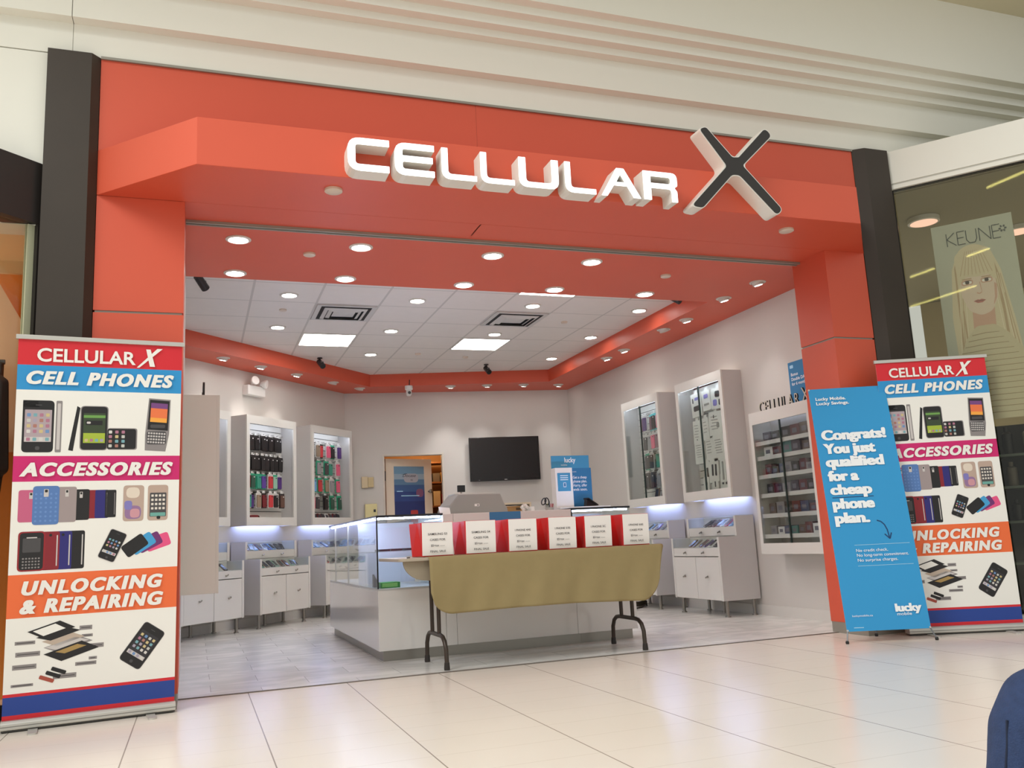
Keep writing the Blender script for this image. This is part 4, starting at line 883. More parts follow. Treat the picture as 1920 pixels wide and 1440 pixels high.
# ------------------------------------------------------------------ printed banners
BRED = mat('banner red', (212, 36, 48), 0.55); BBLUE = mat('banner cyan', (42, 146, 208), 0.55); BMAG = mat('banner magenta', (206, 32, 110), 0.55); BORG = mat('banner orange', (238, 110, 58), 0.55); BNAVY = mat('banner navy', (34, 66, 148), 0.55); BWHITE = mat('banner white', (240, 238, 232), 0.55)
PBLK = mat('print black', (30, 29, 31), 0.5); PDG = mat('print dark grey', (74, 72, 74), 0.5); PGR = mat('print mid grey', (140, 134, 134), 0.5); PLG = mat('print light grey', (202, 196, 194), 0.5)
class Art:
    def __init__(s, fn): s.b = MB(); s.fn = fn; s.k = 0
    def P(s, u, v, k): return s.fn(u, v, -0.0012-0.00022*k)
    def poly(s, pts, m, k): s.b.add([s.P(u, v, k) for u, v in pts], [list(range(len(pts)))], m)
    def rect(s, u0, u1, v0, v1, m, k): s.poly([(u0, v0), (u1, v0), (u1, v1), (u0, v1)], m, k)
    def rr(s, cu, cv, w, h, r, m, k, rot=0.0): s.poly(rrect(cu, cv, w, h, r, rot), m, k)
    def text(s, t, u, v, size, m, k=30, **kw): s.b.text(t, lambda x, y, z: s.P(u+x, v+y, k), size, m, **kw)
    def loc(s, cu, cv, rot):
        c, sn = math.cos(rot), math.sin(rot)
        return lambda x, y: (cu+x*c-y*sn, cv+x*sn+y*c)
ICO = [(120, 168, 178), (214, 210, 206), (176, 118, 140), (110, 146, 192), (196, 196, 190), (204, 186, 136), (172, 120, 108), (166, 158, 176)]
def icons(A, f, cols, rows, du, dv, s, k, seed, ms=None):
    rnd = random.Random(seed)
    for i in range(cols):
        for j in range(rows):
            x, y = f(( i-(cols-1)/2)*du, (j-(rows-1)/2)*dv); c = ms or mat('icon %d' % rnd.randrange(8), ICO[0], 0.5)
            n = rnd.randrange(8); c = ms or mat('app icon %d' % n, ICO[n], 0.5)
            r = f(1, 0); r0 = f(0, 0); rot = math.atan2(r[1]-r0[1], r[0]-r0[0])
            A.rr(x, y, s, s, s*.22, c, k, rot)
def phone(A, cu, cv, w, h, rot=0.0, body=PBLK, screen=None, k=3, seed=1, cols=4, rows=4, dock=True, rim=None, scr=0.62):
    f = A.loc(cu, cv, rot)
    if rim: A.rr(cu, cv, w*1.06, h*1.03, w*.17, rim, k, rot)
    A.rr(cu, cv, w, h, w*.15, body, k+1, rot)
    x, y = f(0, h*0.01); A.rr(x, y, w*.86, h*scr, w*.02, screen or PDG, k+2, rot)
    icons(A, lambda a, b_: f(a, b_+h*0.06), cols, rows, w*.2, h*.105, w*.12, k+3, seed)
    if dock:
        x, y = f(0, -h*scr/2+h*.06); A.rr(x, y, w*.84, h*.09, w*.01, PLG, k+3, rot)
        icons(A, lambda a, b_: f(a, b_-h*scr/2+h*.06), 4, 1, w*.2, 0, w*.12, k+4, seed+5)
    x, y = f(0, -h*.42); A.rr(x, y, w*.14, w*.14, w*.06, PDG, k+3, rot)
    x, y = f(0, h*.41); A.rr(x, y, w*.2, w*.03, w*.014, PDG, k+3, rot)
def banner_art(fn):
    A = Art(fn); W_ = 0.842
    A.rect(0, W_, 0.05, 2.079, BWHITE, 0)
    for v0, v1, m in ((1.932, 2.079, BRED), (1.795, 1.932, BBLUE), (1.295, 1.433, BMAG), (0.576, 0.802, BORG), (0.05, 0.19, BRED), (0.082, 0.174, BNAVY)):
        A.rect(0, W_, v0, v1, m, 2 if m is BNAVY else 1)
    A.text('CELLULAR', 0.093, 1.954, 0.103, BWHITE, bold=0.022, width=0.50)
    A.poly([(0.598, 1.938), (0.612, 1.938), (0.735, 2.052), (0.706, 2.052)], BWHITE, 30); A.poly([(0.646, 2.046), (0.670, 2.046), (0.696, 1.946), (0.668, 1.946)], BWHITE, 31)
    [(A.text('CELL PHONES', 0.045+q, 1.829, 0.098, BWHITE, 30+i, bold=0.036, shear=0.25, width=0.749, space=1.20)) for i, q in enumerate((0.0, 0.003, 0.006))]
    [(A.text('ACCESSORIES', 0.030+q, 1.326, 0.098, BWHITE, 30+i, bold=0.036, shear=0.25, width=0.769, space=1.20)) for i, q in enumerate((0.0, 0.003, 0.006))]
    [(A.text('UNLOCKING', 0.065+q, 0.696, 0.098, BWHITE, 30+i, bold=0.036, shear=0.22, width=0.694, space=1.24)) for i, q in enumerate((0.0, 0.003, 0.006))]
    [(A.text('& REPAIRING', 0.060+q, 0.599, 0.098, BWHITE, 30+i, bold=0.036, shear=0.22, width=0.704, space=1.20)) for i, q in enumerate((0.0, 0.003, 0.006))]
    # phones
    phone(A, 0.111, 1.595, 0.152, 0.284, screen=mat('print rose grey', (176, 160, 166), 0.5), seed=2)
    A.poly([(0.105, 1.737), (0.035, 1.737), (0.035, 1.70), (0.115, 1.70)], PBLK, 4)
    A.rr(0.211, 1.595, 0.030, 0.284, 0.006, PGR, 3); A.rr(0.211, 1.595, 0.016, 0.255, 0.004, PLG, 4)
    A.poly([(0.262, 1.465), (0.300, 1.71), (0.316, 1.70), (0.285, 1.46)], PBLK, 3)
    A.rr(0.388, 1.588, 0.142, 0.248, 0.022, PGR, 3); A.rr(0.388, 1.588, 0.132, 0.240, 0.02, PBLK, 4); A.rect(0.334, 0.444, 1.505, 1.672, mat('print dark green', (56, 70, 48), 0.5), 5)
    A.rect(0.334, 0.444, 1.505, 1.560, mat('print lime', (166, 186, 60), 0.5), 6); A.rect(0.334, 0.444, 1.645, 1.660, mat('print green', (110, 160, 80), 0.5), 6); A.rect(0.345, 0.430, 1.605, 1.63, PBLK, 6); A.rr(0.36, 1.618, 0.02, 0.012, 0.005, PLG, 7)
    icons(A, A.loc(0.389, 1.520, 0), 4, 1, 0.026, 0, 0.016, 7, 9)
    A.rr(0.534, 1.528, 0.155, 0.122, 0.014, PGR, 2); A.rr(0.53, 1.528, 0.150, 0.114, 0.014, PBLK, 3); icons(A, A.loc(0.505, 1.528, 0), 3, 4, 0.033, 0.026, 0.017, 5, 4)
    f = A.loc(0.722, 1.61, -0.06)
    A.poly([f(-.062, .15), f(.055, .15), f(.062, -.05), f(.05, -.15), f(-.06, -.15), f(-.066, -.06)], PGR, 3); A.poly([f(-.056, .142), f(.050, .142), f(.054, -.03), f(-.056, -.03)], PBLK, 4)
    A.poly([f(-.048, .125), f(.042, .125), f(.044, .04), f(-.046, .04)], mat('print sunset', (236, 120, 70), 0.5), 5); A.poly([f(-.048, .125), f(.042, .125), f(.043, .095), f(-.047, .095)], mat('print plum', (120, 70, 130), 0.5), 6); A.poly([f(-.046, .04), f(.044, .04), f(.044, .015), f(-.046, .015)], mat('print flame', (246, 170, 70), 0.5), 6)
    A.rr(*f(-.002, -.008), 0.08, 0.02, 0.008, PDG, 5); A.rr(*f(-.004, -.075), 0.104, 0.075, 0.012, PDG, 5)
    for i in range(7):
        for j in range(4): A.rr(*f(-.046+.014*i, -.05-.017*j), 0.010, 0.010, 0.003, PLG, 6)
    # rows of cases
    def case(cu, cv, w, h, m, k, hole=True, sheen=None):
        A.rr(cu, cv, w, h, w*.14, m, k)
        if sheen: A.rr(cu+w*.36, cv, w*.07, h*.8, w*.03, sheen, k+1); 
        if hole: A.rr(cu+(0 if hole == 1 else w*.1), cv+h*.32, w*.18, h*.20, w*.03, PLG, k+2); A.rr(cu+(0 if hole == 1 else w*.1), cv+h*.37, w*.11, h*.07, w*.03, PBLK, k+3)
    case(0.082, 1.164, 0.10, 0.172, mat('print rose', (200, 96, 132), 0.5), 3, 2)
    case(0.265, 1.168, 0.095, 0.192, mat('print smoke', (160, 146, 146), 0.5), 3, 1); case(0.335, 1.165, 0.085, 0.168, PBLK, 2, 1); case(0.398, 1.166, 0.07, 0.156, mat('print maroon', (136, 30, 42), 0.5), 1, 0); case(0.44, 1.166, 0.07, 0.156, mat('print indigo', (42, 38, 116), 0.5), 2, 0, PLG); case(0.484, 1.167, 0.056, 0.152, PBLK, 3, 0, PGR)
    case(0.164, 1.166, 0.128, 0.208, mat('print steel blue', (86, 124, 184), 0.5), 6, 1)
    for i in range(5):
        for j in range(7): A.rr(0.164+(i-2)*.024, 1.155+(j-3)*.024, .011, .011, .005, mat('print sky dots', (104, 142, 200), 0.5), 7)
    for cu, w in ((0.602, 0.108), (0.730, 0.108)): A.rr(cu, 1.166, w, 0.20, 0.018, mat('print mauve cream', (188, 164, 150), 0.5), 3)
    A.rr(0.598, 1.225, 0.07, 0.06, 0.028, mat('print cream', (226, 212, 196), 0.5), 4); A.rr(0.60, 1.115, 0.085, 0.075, 0.03, mat('print lilac', (150, 116, 156), 0.5), 4); A.rr(0.61, 1.11, 0.05, 0.05, 0.02, mat('print blush', (206, 150, 160), 0.5), 5); A.rr(0.575, 1.155, 0.04, 0.05, 0.015, mat('print violet', (110, 80, 150), 0.5), 5)
    A.rr(0.731, 1.155, 0.088, 0.135, 0.006, PDG, 4); icons(A, A.loc(0.731, 1.17, 0), 4, 4, 0.02, 0.024, 0.013, 5, 3, mat('print icon pale', (224, 216, 206), 0.5)); A.rr(0.731, 1.10, 0.08, 0.02, 0.004, mat('print teal', (110, 170, 160), 0.5), 5); A.rr(0.735, 1.082, 0.02, 0.018, 0.008, PBLK, 5)
    A.rr(0.104, 0.923, 0.13, 0.21, 0.022, mat('print red case', (150, 30, 40), 0.5), 5); A.rr(0.104, 0.923, 0.114, 0.196, 0.018, PBLK, 6); A.rr(0.104, 0.955, 0.085, 0.075, 0.006, PDG, 7); A.rr(0.104, 0.995, 0.05, 0.006, 0.002, PLG, 7)
    for i in range(6):
        for j in range(4): A.rr(0.066+.015*i, 0.885-.016*j, 0.009, 0.008, 0.003, PGR, 7)
    for cu, m, k in ((0.195, MATS['print maroon'], 4), (0.255, MATS['print indigo'], 3), (0.318, PBLK, 2)):
        case(cu, 0.922, 0.085, 0.205, m, k, 0, PLG); A.rr(cu-0.002, 1.005, 0.014, 0.014, 0.006, PBLK, k+2)
    for cu, cv, rot, m, k in ((0.735, 0.945, -1.25, mat('print hot pink', (232, 84, 136), 0.5), 2), (0.69, 0.945, -1.1, mat('print grape', (112, 46, 112), 0.5), 3), (0.655, 0.94, -1.0, mat('print azure', (66, 160, 214), 0.5), 4), (0.615, 0.93, -0.95, PBLK, 5)): A.rr(cu, cv, 0.075, 0.13, 0.015, m, k, rot)
    phone(A, 0.500, 0.935, 0.088, 0.165, -0.42, PBLK, PBLK, 7, 8, 4, 3, True, PLG)
    # exploded phone
    f = A.loc(0.235, 0.475, 0.30)
    def quad(cx, cy, w, h, sk, m, k): A.poly([f(cx-w/2-sk, cy-h/2), f(cx+w/2-sk, cy-h/2), f(cx+w/2+sk, cy+h/2), f(cx-w/2+sk, cy+h/2)], m, k)
    quad(-.01, .035, .16, .060, -.03, PBLK, 6); quad(-.02, .037, .11, .042, -.02, BWHITE, 7)
    quad(.015, .000, .15, .040, -.03, PBLK, 5); quad(.03, -.035, .14, .050, -.03, mat('print putty', (190, 172, 156), 0.5), 4); quad(.045, -.07, .17, .052, -.03, PGR, 3); quad(.04, -.066, .15, .040, -.03, PLG, 4); quad(.05, -.11, .19, .066, -.035, PBLK, 5); quad(.05, -.098, .11, .024, -.02, mat('print brass', (170, 140, 84), 0.5), 6)
    for cx, cy, m in ((-.035, -.185, PBLK), (-.065, -.195, PBLK), (-.10, -.205, mat('print rust', (170, 76, 60), 0.5))): A.rr(*f(cx, cy), 0.075, 0.02, 0.006, m, 6, -0.4)
    for u0, u1, v0, v1 in ((0.045, 0.14, 0.437, 0.455), (0.35, 0.412, 0.490, 0.513), (0.362, 0.416, 0.452, 0.467), (0.05, 0.165, 0.375, 0.399), (0.405, 0.472, 0.391, 0.414), (0.038, 0.15, 0.310, 0.335), (0.40, 0.44, 0.330, 0.345), (0.335, 0.438, 0.303, 0.322), (0.035, 0.138, 0.222, 0.236), (0.23, 0.342, 0.245, 0.270)):
        A.rect(u0, u1, v0, v1, PGR, 3); A.rect(u0+.008, u1-.008, (v0+v1)/2-.002, (v0+v1)/2+.002, PDG, 4)
    phone(A, 0.668, 0.378, 0.122, 0.228, -0.62, PBLK, mat('print slate', (50, 48, 54), 0.5), 4, 6, 4, 4, True, PDG)
    return A.b
def rollup(p0, p1, lean, label):
    e = Vector((p1[0]-p0[0], p1[1]-p0[1], 0)); Wd = e.length; e.normalize(); rz = math.atan2(e.y, e.x)
    r = empty('rollup_banner', (p0[0], p0[1], 0), rz); tag(r, label, 'banner', 'roll-up banners by the shop entrance')
    tl_ = math.atan(lean)
    def fn(u, v, w): return Vector((u+0.004, w*math.cos(tl_)-v*math.sin(tl_)-0.0, v*math.cos(tl_)-w*math.sin(tl_)*0))
    b = banner_art(fn)
    pts = [fn(0, 0.05, 0), fn(0.842, 0.05, 0), fn(0.842, 2.079, 0), fn(0, 2.079, 0)]; b.face(pts[::-1], BWHITE)
    b.build('banner_sheet', r)
    b = MB(); b.prism(fillet([(-0.035, 0.012, .008), (0.055, 0.012, .008), (0.055, 0.05, .015), (0.015, 0.060, .01), (-0.02, 0.058, .012), (-0.035, 0.045, .01)]), lambda y, z, x: (x, y, z), 0.0, 0.851, ALU)
    b.box(0.0, 0.851, -0.0362, -0.034, 0.028, 0.032, mat('base groove', (130, 128, 122), 0.5)); b.box(0.004, 0.847, -0.03, 0.05, 0.004, 0.013, mat('base underside', (60, 58, 54), 0.6)); base = b.build('base', r)
    for x in (0.15, 0.72):
        b = MB(); b.prism(rrect(x, -0.06, 0.045, 0.24, 0.02), lambda a, y, w: (a, y, w), 0.0, 0.008, ALU); b.build('foot', base)
    b = MB(); q = [fn(0, 2.074, 0), fn(0, 2.098, 0)]
    b.prism(fillet([(-0.012, 2.072, .004), (0.010, 2.072, .004), (0.010, 2.098, .006), (-0.012, 2.098, .006)]), lambda y, v, x: fn(x, v, y), -0.012, 0.856, ALU); b.build('top_rail', r)
    b = MB(); b.tube([(0.425, 0.03, 0.06), (0.425, 0.03-lean*2.05+0.0, 2.07)], 0.008, ALU); b.build('pole', r)
    return r
rollup((-0.944, 5.431), (-0.099, 5.537), 0.06, 'tall roll-up banner with phone pictures standing before the left orange pillar')
rollup((5.022, 5.443), (5.808, 5.115), 0.0, 'tall roll-up banner with phone pictures behind the blue banner on the right')

# blue X banner
f0, f1 = Vector((4.396, 5.367, 0)), Vector((4.974, 5.123, 0)); e = (f1-f0).normalized()
r = empty('x_banner', f0, math.atan2(e.y, e.x)); tag(r, 'bright blue phone plan banner on a thin X stand before the right pillar', 'banner')
LN_ = math.atan(0.17)
def xf(u, v, w): return Vector((u, v*math.sin(LN_)+w*math.cos(LN_), v*math.cos(LN_)-w*math.sin(LN_)))
XBLUE = mat('x banner blue', (44, 150, 208), 0.5); XDK = mat('x banner dark ink', (18, 62, 110), 0.6)
A = Art(xf)
A.rect(0.012, 0.604, 0.083, 1.926, XBLUE, 0); A.b.face([xf(0.012, .083, 0), xf(0.012, 1.926, 0), xf(0.604, 1.926, 0), xf(0.604, .083, 0)], BWHITE)
for t, v in (('Lucky Mobile.', 1.829), ('Lucky Savings.', 1.792)): A.text(t, 0.056, v, 0.034, TXTW, bold=0.03, width=0.232 if v > 1.8 else 0.252)
for t, v, wd in (('Congrats!', 1.508, 0.49), ('You just', 1.400, 0.392), ('qualified', 1.297, 0.438), ('for a', 1.186, 0.230), ('cheap', 1.080, 0.312), ('phone', 0.972, 0.312), ('plan.', 0.864, 0.258)): [A.text(t, 0.054+k_, v, 0.108, TXTW, 30+q_, bold=0.03, width=wd-0.010) for q_, k_ in enumerate((0.0, 0.005, 0.010))]
A.rect(0.064, 0.370, 1.054, 1.060, XDK, 5)
arc = [(0.360, 0.872), (0.388, 0.862), (0.410, 0.838), (0.424, 0.800), (0.431, 0.735)]
for i in range(len(arc)-1):
    (ua, va), (ub, vb) = arc[i], arc[i+1]; d = Vector((ub-ua, vb-va)).normalized(); n_ = Vector((-d.y, d.x))*0.0045
    A.poly([(ua+n_.x, va+n_.y), (ua-n_.x, va-n_.y), (ub-n_.x, vb-n_.y), (ub+n_.x, vb+n_.y)], XDK, 5)
for a_, b_ in (((0.400, 0.768), (0.433, 0.732)), ((0.450, 0.776), (0.433, 0.732))):
    d = Vector((b_[0]-a_[0], b_[1]-a_[1])).normalized(); n_ = Vector((-d.y, d.x))*0.0045
    A.poly([(a_[0]+n_.x, a_[1]+n_.y), (a_[0]-n_.x, a_[1]-n_.y), (b_[0]-n_.x, b_[1]-n_.y), (b_[0]+n_.x, b_[1]+n_.y)], XDK, 6)
XLT = mat('x banner thin rule', (170, 214, 238), 0.6)
A.rect(0.166, 0.568, 0.694, 0.697, XLT, 5); A.rect(0.168, 0.568, 0.541, 0.544, XLT, 5)
for t, v, wd in (('No credit check.', 0.644, 0.230), ('No long-term commitment.', 0.609, 0.374), ('No surprise charges.', 0.573, 0.290)): A.text(t, 0.171, v, 0.031, TXTW, width=wd, bold=0.004)
[A.text('lucky', 0.376+k_, 0.209, 0.076, TXTW, 30+q_, bold=0.03, width=0.182) for q_, k_ in enumerate((0.0, 0.003, 0.006))]; A.text('mobile', 0.384, 0.181, 0.030, TXTW, width=0.103, bold=0.006); A.text('luckymobile.ca', 0.066, 0.183, 0.020, TXTW, width=0.145); A.rect(0.066, 0.136, 0.105, 0.110, XLT, 5)
A.b.build('banner_sheet', r)
XS = mat('x stand grey', (120, 124, 128), 0.4, metal=0.4)
hub = xf(0.308, 0.62, 0.05)
for u, v in ((0.018, 1.92), (0.598, 1.92), (0.018, 0.09), (0.598, 0.09)):
    b = MB(); b.tube([hub, xf(u, v, 0.004)], 0.006, XS, 8); b.tube([xf(u, v, 0.006), xf(u, v, -0.006)], 0.007, ALU, 8); b.build('arm', r)
for p, q in (((0.0, -0.008, 0.012), (0.018, 0.09, 0)), ((0.628, -0.004, 0.012), (0.598, 0.09, 0))):
    b = MB(); b.tube([Vector(p), xf(q[0], q[1], 0.004)], 0.005, XS, 8); lg = b.build('leg', r)
    b = MB(); b.lathe([(0.011, -0.012), (0.013, 0.0), (0.009, 0.010)], BLACK, p, 12); b.build('rubber_foot', lg, smooth=True)
b = MB(); b.tube([hub, Vector((0.33, 0.36, 0.012))], 0.006, XS, 8); lg = b.build('leg', r)
b = MB(); b.lathe([(0.011, -0.012), (0.013, 0.0), (0.009, 0.010)], BLACK, (0.33, 0.36, 0.012), 12); b.build('rubber_foot', lg, smooth=True)
b = MB(); b.lathe([(0.025, -0.02), (0.03, 0), (0.025, 0.02)], BLACK, hub, 14); b.build('hub', r, smooth=True)

# ------------------------------------------------------------------ back wall: television, door, posters, boxes
BX_ = frame(BW_O, BW_A)
r = empty('television', BWf(1.982, -0.02, 2.025), BW_A); tag(r, 'black flat television mounted on the back wall', 'television')
b = MB(); b.box(-0.521, 0.521, -0.085, -0.035, -0.320, 0.320, mat('tv frame', (18, 17, 18), 0.25)); b.build('housing', r, bevel=0.006)
b = MB(); b.box(-0.498, 0.498, -0.0862, -0.085, -0.285, 0.298, mat('tv screen', (14, 14, 15), 0.3)); b.build('screen', r)
b = MB(); b.box(-0.02, 0.02, -0.0862, -0.085, -0.307, -0.299, PLG); b.box(-0.40, -0.38, -0.0862, -0.085, -0.304, -0.300, PGR); b.build('badge', r)
b = MB(); b.box(-0.15, 0.15, -0.035, 0.02, -0.12, 0.12, BLACK); b.build('wall_mount', r)
# door leaf swung into the stock room
DOORW = mat('door cream', (226, 210, 190), 0.5)
b = MB(); b.X = BX_; b.box(0.215, 0.240, -0.01, 0.13, 0, 2.14, mat('door frame', (214, 206, 194), 0.5)); b.box(1.070, 1.093, -0.01, 0.13, 0, 2.14, MATS['door frame']); b.box(0.215, 1.093, -0.01, 0.13, 2.125, 2.15, MATS['door frame']); struct(b.build('trim_door'), 'thin cream frame around the back doorway', 'trim')
DX = BX_ @ Matrix.Translation((0.262, 0.13, 0)) @ Matrix.Rotation(math.radians(24), 4, 'Z')
b = MB(); b.X = DX; b.box(0.0, 0.76, 0, 0.04, 0.01, 2.10, DOORW); dleaf = struct(b.build('door_stockroom'), 'cream stock room door standing ajar with a blue poster', 'door')
b = MB(); b.X = DX; b.tube([(0.70, 0.0, 1.62), (0.70, -0.05, 1.62)], 0.012, STEEL); b.lathe([(0.012, 0), (0.03, 0.012), (0.03, 0.03), (0.012, 0.038)], STEEL, (0.70, -0.05, 1.62), 16, Matrix.Rotation(PI/2, 3, 'X')); b.build('door_handle', dleaf, smooth=True)
b = MB(); b.X = DX; b.box(-0.016, -0.002, -0.002, 0.04, 1.78, 1.92, BLACK); b.build('door_hinge', dleaf)
A = Art(lambda u, v, w: DX @ Vector((u, w, v))); A.rect(0.13, 0.63, 1.05, 1.99, mat('sea poster navy', (36, 50, 104), 0.5), 0)
for k, (c, v0, v1) in enumerate((((112, 150, 178), 1.86, 1.99), ((150, 170, 186), 1.80, 1.88), ((92, 128, 160), 1.72, 1.80), ((60, 92, 140), 1.62, 1.72), ((44, 66, 124), 1.48, 1.62))): A.rect(0.13, 0.63, v0, v1, mat('sea poster band %d' % k, c, 0.5), 1+k)
A.rr(0.41, 1.82, 0.24, 0.13, 0.06, mat('sea poster glow', (172, 170, 178), 0.5), 8); A.text('Docase', 0.27, 1.835, 0.062, PBLK, 12, shear=0.3, width=0.22); A.text('N', 0.40, 1.775, 0.045, PBLK, 12, shear=0.3); A.poly([(0.24, 1.87), (0.33, 1.885), (0.36, 1.875), (0.33, 1.878)], PBLK, 12)
A.rr(0.55, 1.60, 0.12, 0.12, 0.05, mat('sea poster coral', (130, 84, 116), 0.5), 8); A.rr(0.45, 1.20, 0.12, 0.30, 0.02, mat('sea poster red', (176, 60, 56), 0.5), 8)
for u, v, w_ in ((0.17, 1.62, 0.10), (0.24, 1.555, 0.30)): A.rect(u, u+w_, v, v+0.012, XLT, 9)
o = A.b.build('door_poster'); tag(o, 'dark blue sea poster on the open stock room door', 'poster')
# warm stock room shelf with goods
r = empty('stockroom_shelf', BX_ @ Vector((0.90, 1.35, 0)), BW_A); tag(r, 'wooden shelf unit full of goods in the warm stock room', 'shelf')
WOODS = mat('shelf wood', (150, 96, 52), 0.6)
for z in (0.6, 1.05, 1.42, 1.80, 2.12):
    b = MB(); b.box(0, 0.75, 0, 0.4, z, z+0.025, WOODS); b.build('shelf_board', r)
for x in (0, 0.72):
    b = MB(); b.box(x, x+0.03, 0, 0.4, 0, 2.2, WOODS); b.build('upright', r)
k = 0
for zi, z in enumerate((1.075, 1.445, 1.825)):
    for i in range(5):
        c, cn = [((170, 60, 40), 'red'), ((206, 160, 90), 'tan'), ((90, 60, 40), 'brown'), ((220, 200, 160), 'cream'), ((110, 100, 90), 'grey')][(i*2+zi) % 5]
        b = MB(); b.box(0.045+0.13*i, 0.045+0.13*i+0.11, 0.03, 0.25, z, z+random.uniform(.12, .26), mat('stock '+cn, c, 0.6)); o = b.build('stock_box'); o.matrix_world = BX_ @ Matrix.Translation((0.90, 1.35, 0)); tag(o, f'{cn} stock box, {ORD[i]} on the {ORD[zi]} visible shelf of the stock room', 'box', 'boxes in the stock room')
# little wall boxes in the corner
r = empty('alarm_keypad', BWf(-0.02, -0.0, 1.752), BW_A); tag(r, 'cream alarm keypad box on the wall left of the doorway', 'keypad')
b = MB(); b.box(-0.07, 0.02, -0.04, 0, -0.075, 0.085, mat('keypad cream', (214, 196, 160), 0.5)); b.build('housing', r, bevel=0.006)
b = MB(); b.box(0.02, 0.10, -0.05, 0, -0.065, 0.075, mat('keypad beige', (200, 180, 136), 0.5)); b.build('cover', r, bevel=0.006)
r = empty('wall_phone_box', BWf(-0.02, -0.0, 1.34), BW_A); tag(r, 'pale yellow wall box with a small black device, below the keypad', 'wall box')
b = MB(); b.box(-0.03, 0.14, -0.05, 0, -0.10, 0.11, mat('box pale yellow', (226, 214, 158), 0.5)); b.build('housing', r, bevel=0.008)
b = MB(); b.box(0.09, 0.12, -0.06, -0.05, -0.005, 0.03, BLACK); b.build('device', r)
# blue poster on the right wall
A = Art(lambda u, v, w: Vector((5.279+w, 6.84-u, v))); A.rect(0, 0.55, 1.95, 2.37, LUCKYD, 0); A.rr(0.05, 2.325, 0.05, 0.03, 0.008, XLT, 3)
for t, v in (('Bonus', 2.235), ('Double DATA', 2.19), ('for 6 months.', 2.145)): A.text(t, 0.04, v, 0.042, TXTW, bold=0.012)
o = A.b.build('wall_poster'); tag(o, 'blue phone plan poster on the right wall above the tall case', 'poster')

def coil(b):
    for k in range(3): b.tube([(0.07*math.cos(2*PI*i/18)*(1+.15*k), 0.06*math.sin(2*PI*i/18+.3*k), 0.012+0.018*k+0.006*math.sin(i)) for i in range(18)], 0.008, mat('cable brown', (58, 46, 30), 0.6), 8, closed=True)
    b.tube([(0.07, 0, 0.02), (-0.12, -0.25, 0.010), (-0.32, -0.40, 0.010)], 0.008, MATS['cable brown'], 8)
small('cable_coil', 'dark cable coil on the floor below the far right base cabinet', 'cable', coil, (4.98, 9.62, 0.003))
# ------------------------------------------------------------------ neighbouring shops' goods
r = empty('clothes_rack', (-1.15, 6.2, 0)); tag(r, 'steel clothes rack inside the clothes shop window', 'clothes rack')
b = MB(); b.tube([(-1.4, 0, 2.12), (0.0, 0, 2.12)], 0.016, mat('rack dark', (56, 48, 44), 0.4)); b.build('rail', r)
for x in (-1.38, -0.02):
    b = MB(); b.tube([(x, 0, 2.12), (x, 0, 0.02)], 0.016, MATS['rack dark']); b.box(x-0.03, x+0.03, -0.22, 0.22, 0, 0.03, MATS['rack dark']); b.build('upright', r)
for i, (c, cn) in enumerate((((34, 32, 36), 'black'), ((58, 60, 66), 'charcoal'), ((86, 90, 94), 'grey'), ((40, 36, 34), 'black brown'), ((70, 58, 48), 'brown'), ((30, 30, 34), 'black'), ((90, 84, 78), 'taupe'))):
    x = -1.22-0.16*i; g = empty('jacket', (x, 6.2, 2.105), 0.5); tag(g, f'{cn} jacket on the clothes rack, {ORD[i]} from the shop window frame', 'jacket', 'jackets on the clothes rack')
    b = MB(); b.prism(fillet([(-0.05, -0.06, .02), (0.05, -0.06, .02), (0.24, -0.14, .05), (0.27, -0.70, .03), (0.19, -0.72, .02), (0.18, -0.85, .03), (-0.18, -0.85, .03), (-0.19, -0.72, .02), (-0.27, -0.70, .03), (-0.24, -0.14, .05)]), lambda a, z, q: (q*(1+0.3*math.sin(z*9)), a, z), -0.035, 0.035, mat('jacket '+cn, c, 0.8)); b.build('body', g, bevel=0.01)
    b = MB(); b.tube([(0, -0.2, -0.13), (0, 0, -0.05), (0, 0, 0.0), (0, 0.012, 0.022), (0, 0.0, 0.034), (0, -0.012, 0.022)], 0.004, STEEL, 8); b.build('hanger', g)
b = MB(); b.prism([(-1.3, 1.6), (-0.98, 1.6), (-0.98, 2.32), (-1.10, 2.42), (-1.3, 2.78)], lambda x, z, y: (x, y, z), 6.66, 6.68, mat('peach board', (236, 206, 182), 0.7)); o = b.build('display_board'); tag(o, 'pale peach display board behind the clothes shop window', 'board')
# salon: window poster, lamps, shelf
PX_ = RSX @ Matrix.Translation((0, 0.085, 0))
A = Art(lambda u, v, w: PX_ @ Vector((u, w, v)))
U0, U1, V0, V1 = 0.288, 0.880, 1.60, 3.245
A.rect(U0, U1, V0, V1, mat('salon poster ground', (188, 192, 178), 0.6), 0); A.b.face([PX_ @ Vector(p) for p in ((U0, 0.001, V0), (U0, 0.001, V1), (U1, 0.001, V1), (U1, 0.001, V0))], BWHITE)
HAIR = mat('poster pale hair', (214, 204, 176), 0.6); HAIRD = mat('poster hair strand', (186, 166, 134), 0.6); SKIN = mat('poster skin', (222, 206, 190), 0.6); SHADE = mat('poster blush', (208, 172, 152), 0.6); EYE = mat('poster eye', (92, 84, 76), 0.6); LIP = mat('poster lip', (188, 128, 118), 0.6); KNIT = mat('poster knit', (206, 198, 170), 0.6); KNITD = mat('poster knit line', (160, 148, 118), 0.6); LETG = mat('poster letter grey', (96, 100, 98), 0.6)
A.poly(fillet([(0.37, 1.95, .1), (0.36, 2.45, .1), (0.40, 2.85, .1), (0.47, 3.02, .12), (0.58, 3.05, .12), (0.69, 2.99, .1), (0.75, 2.80, .1), (0.80, 2.40, .1), (0.84, 1.95, .1)]), HAIR, 2)
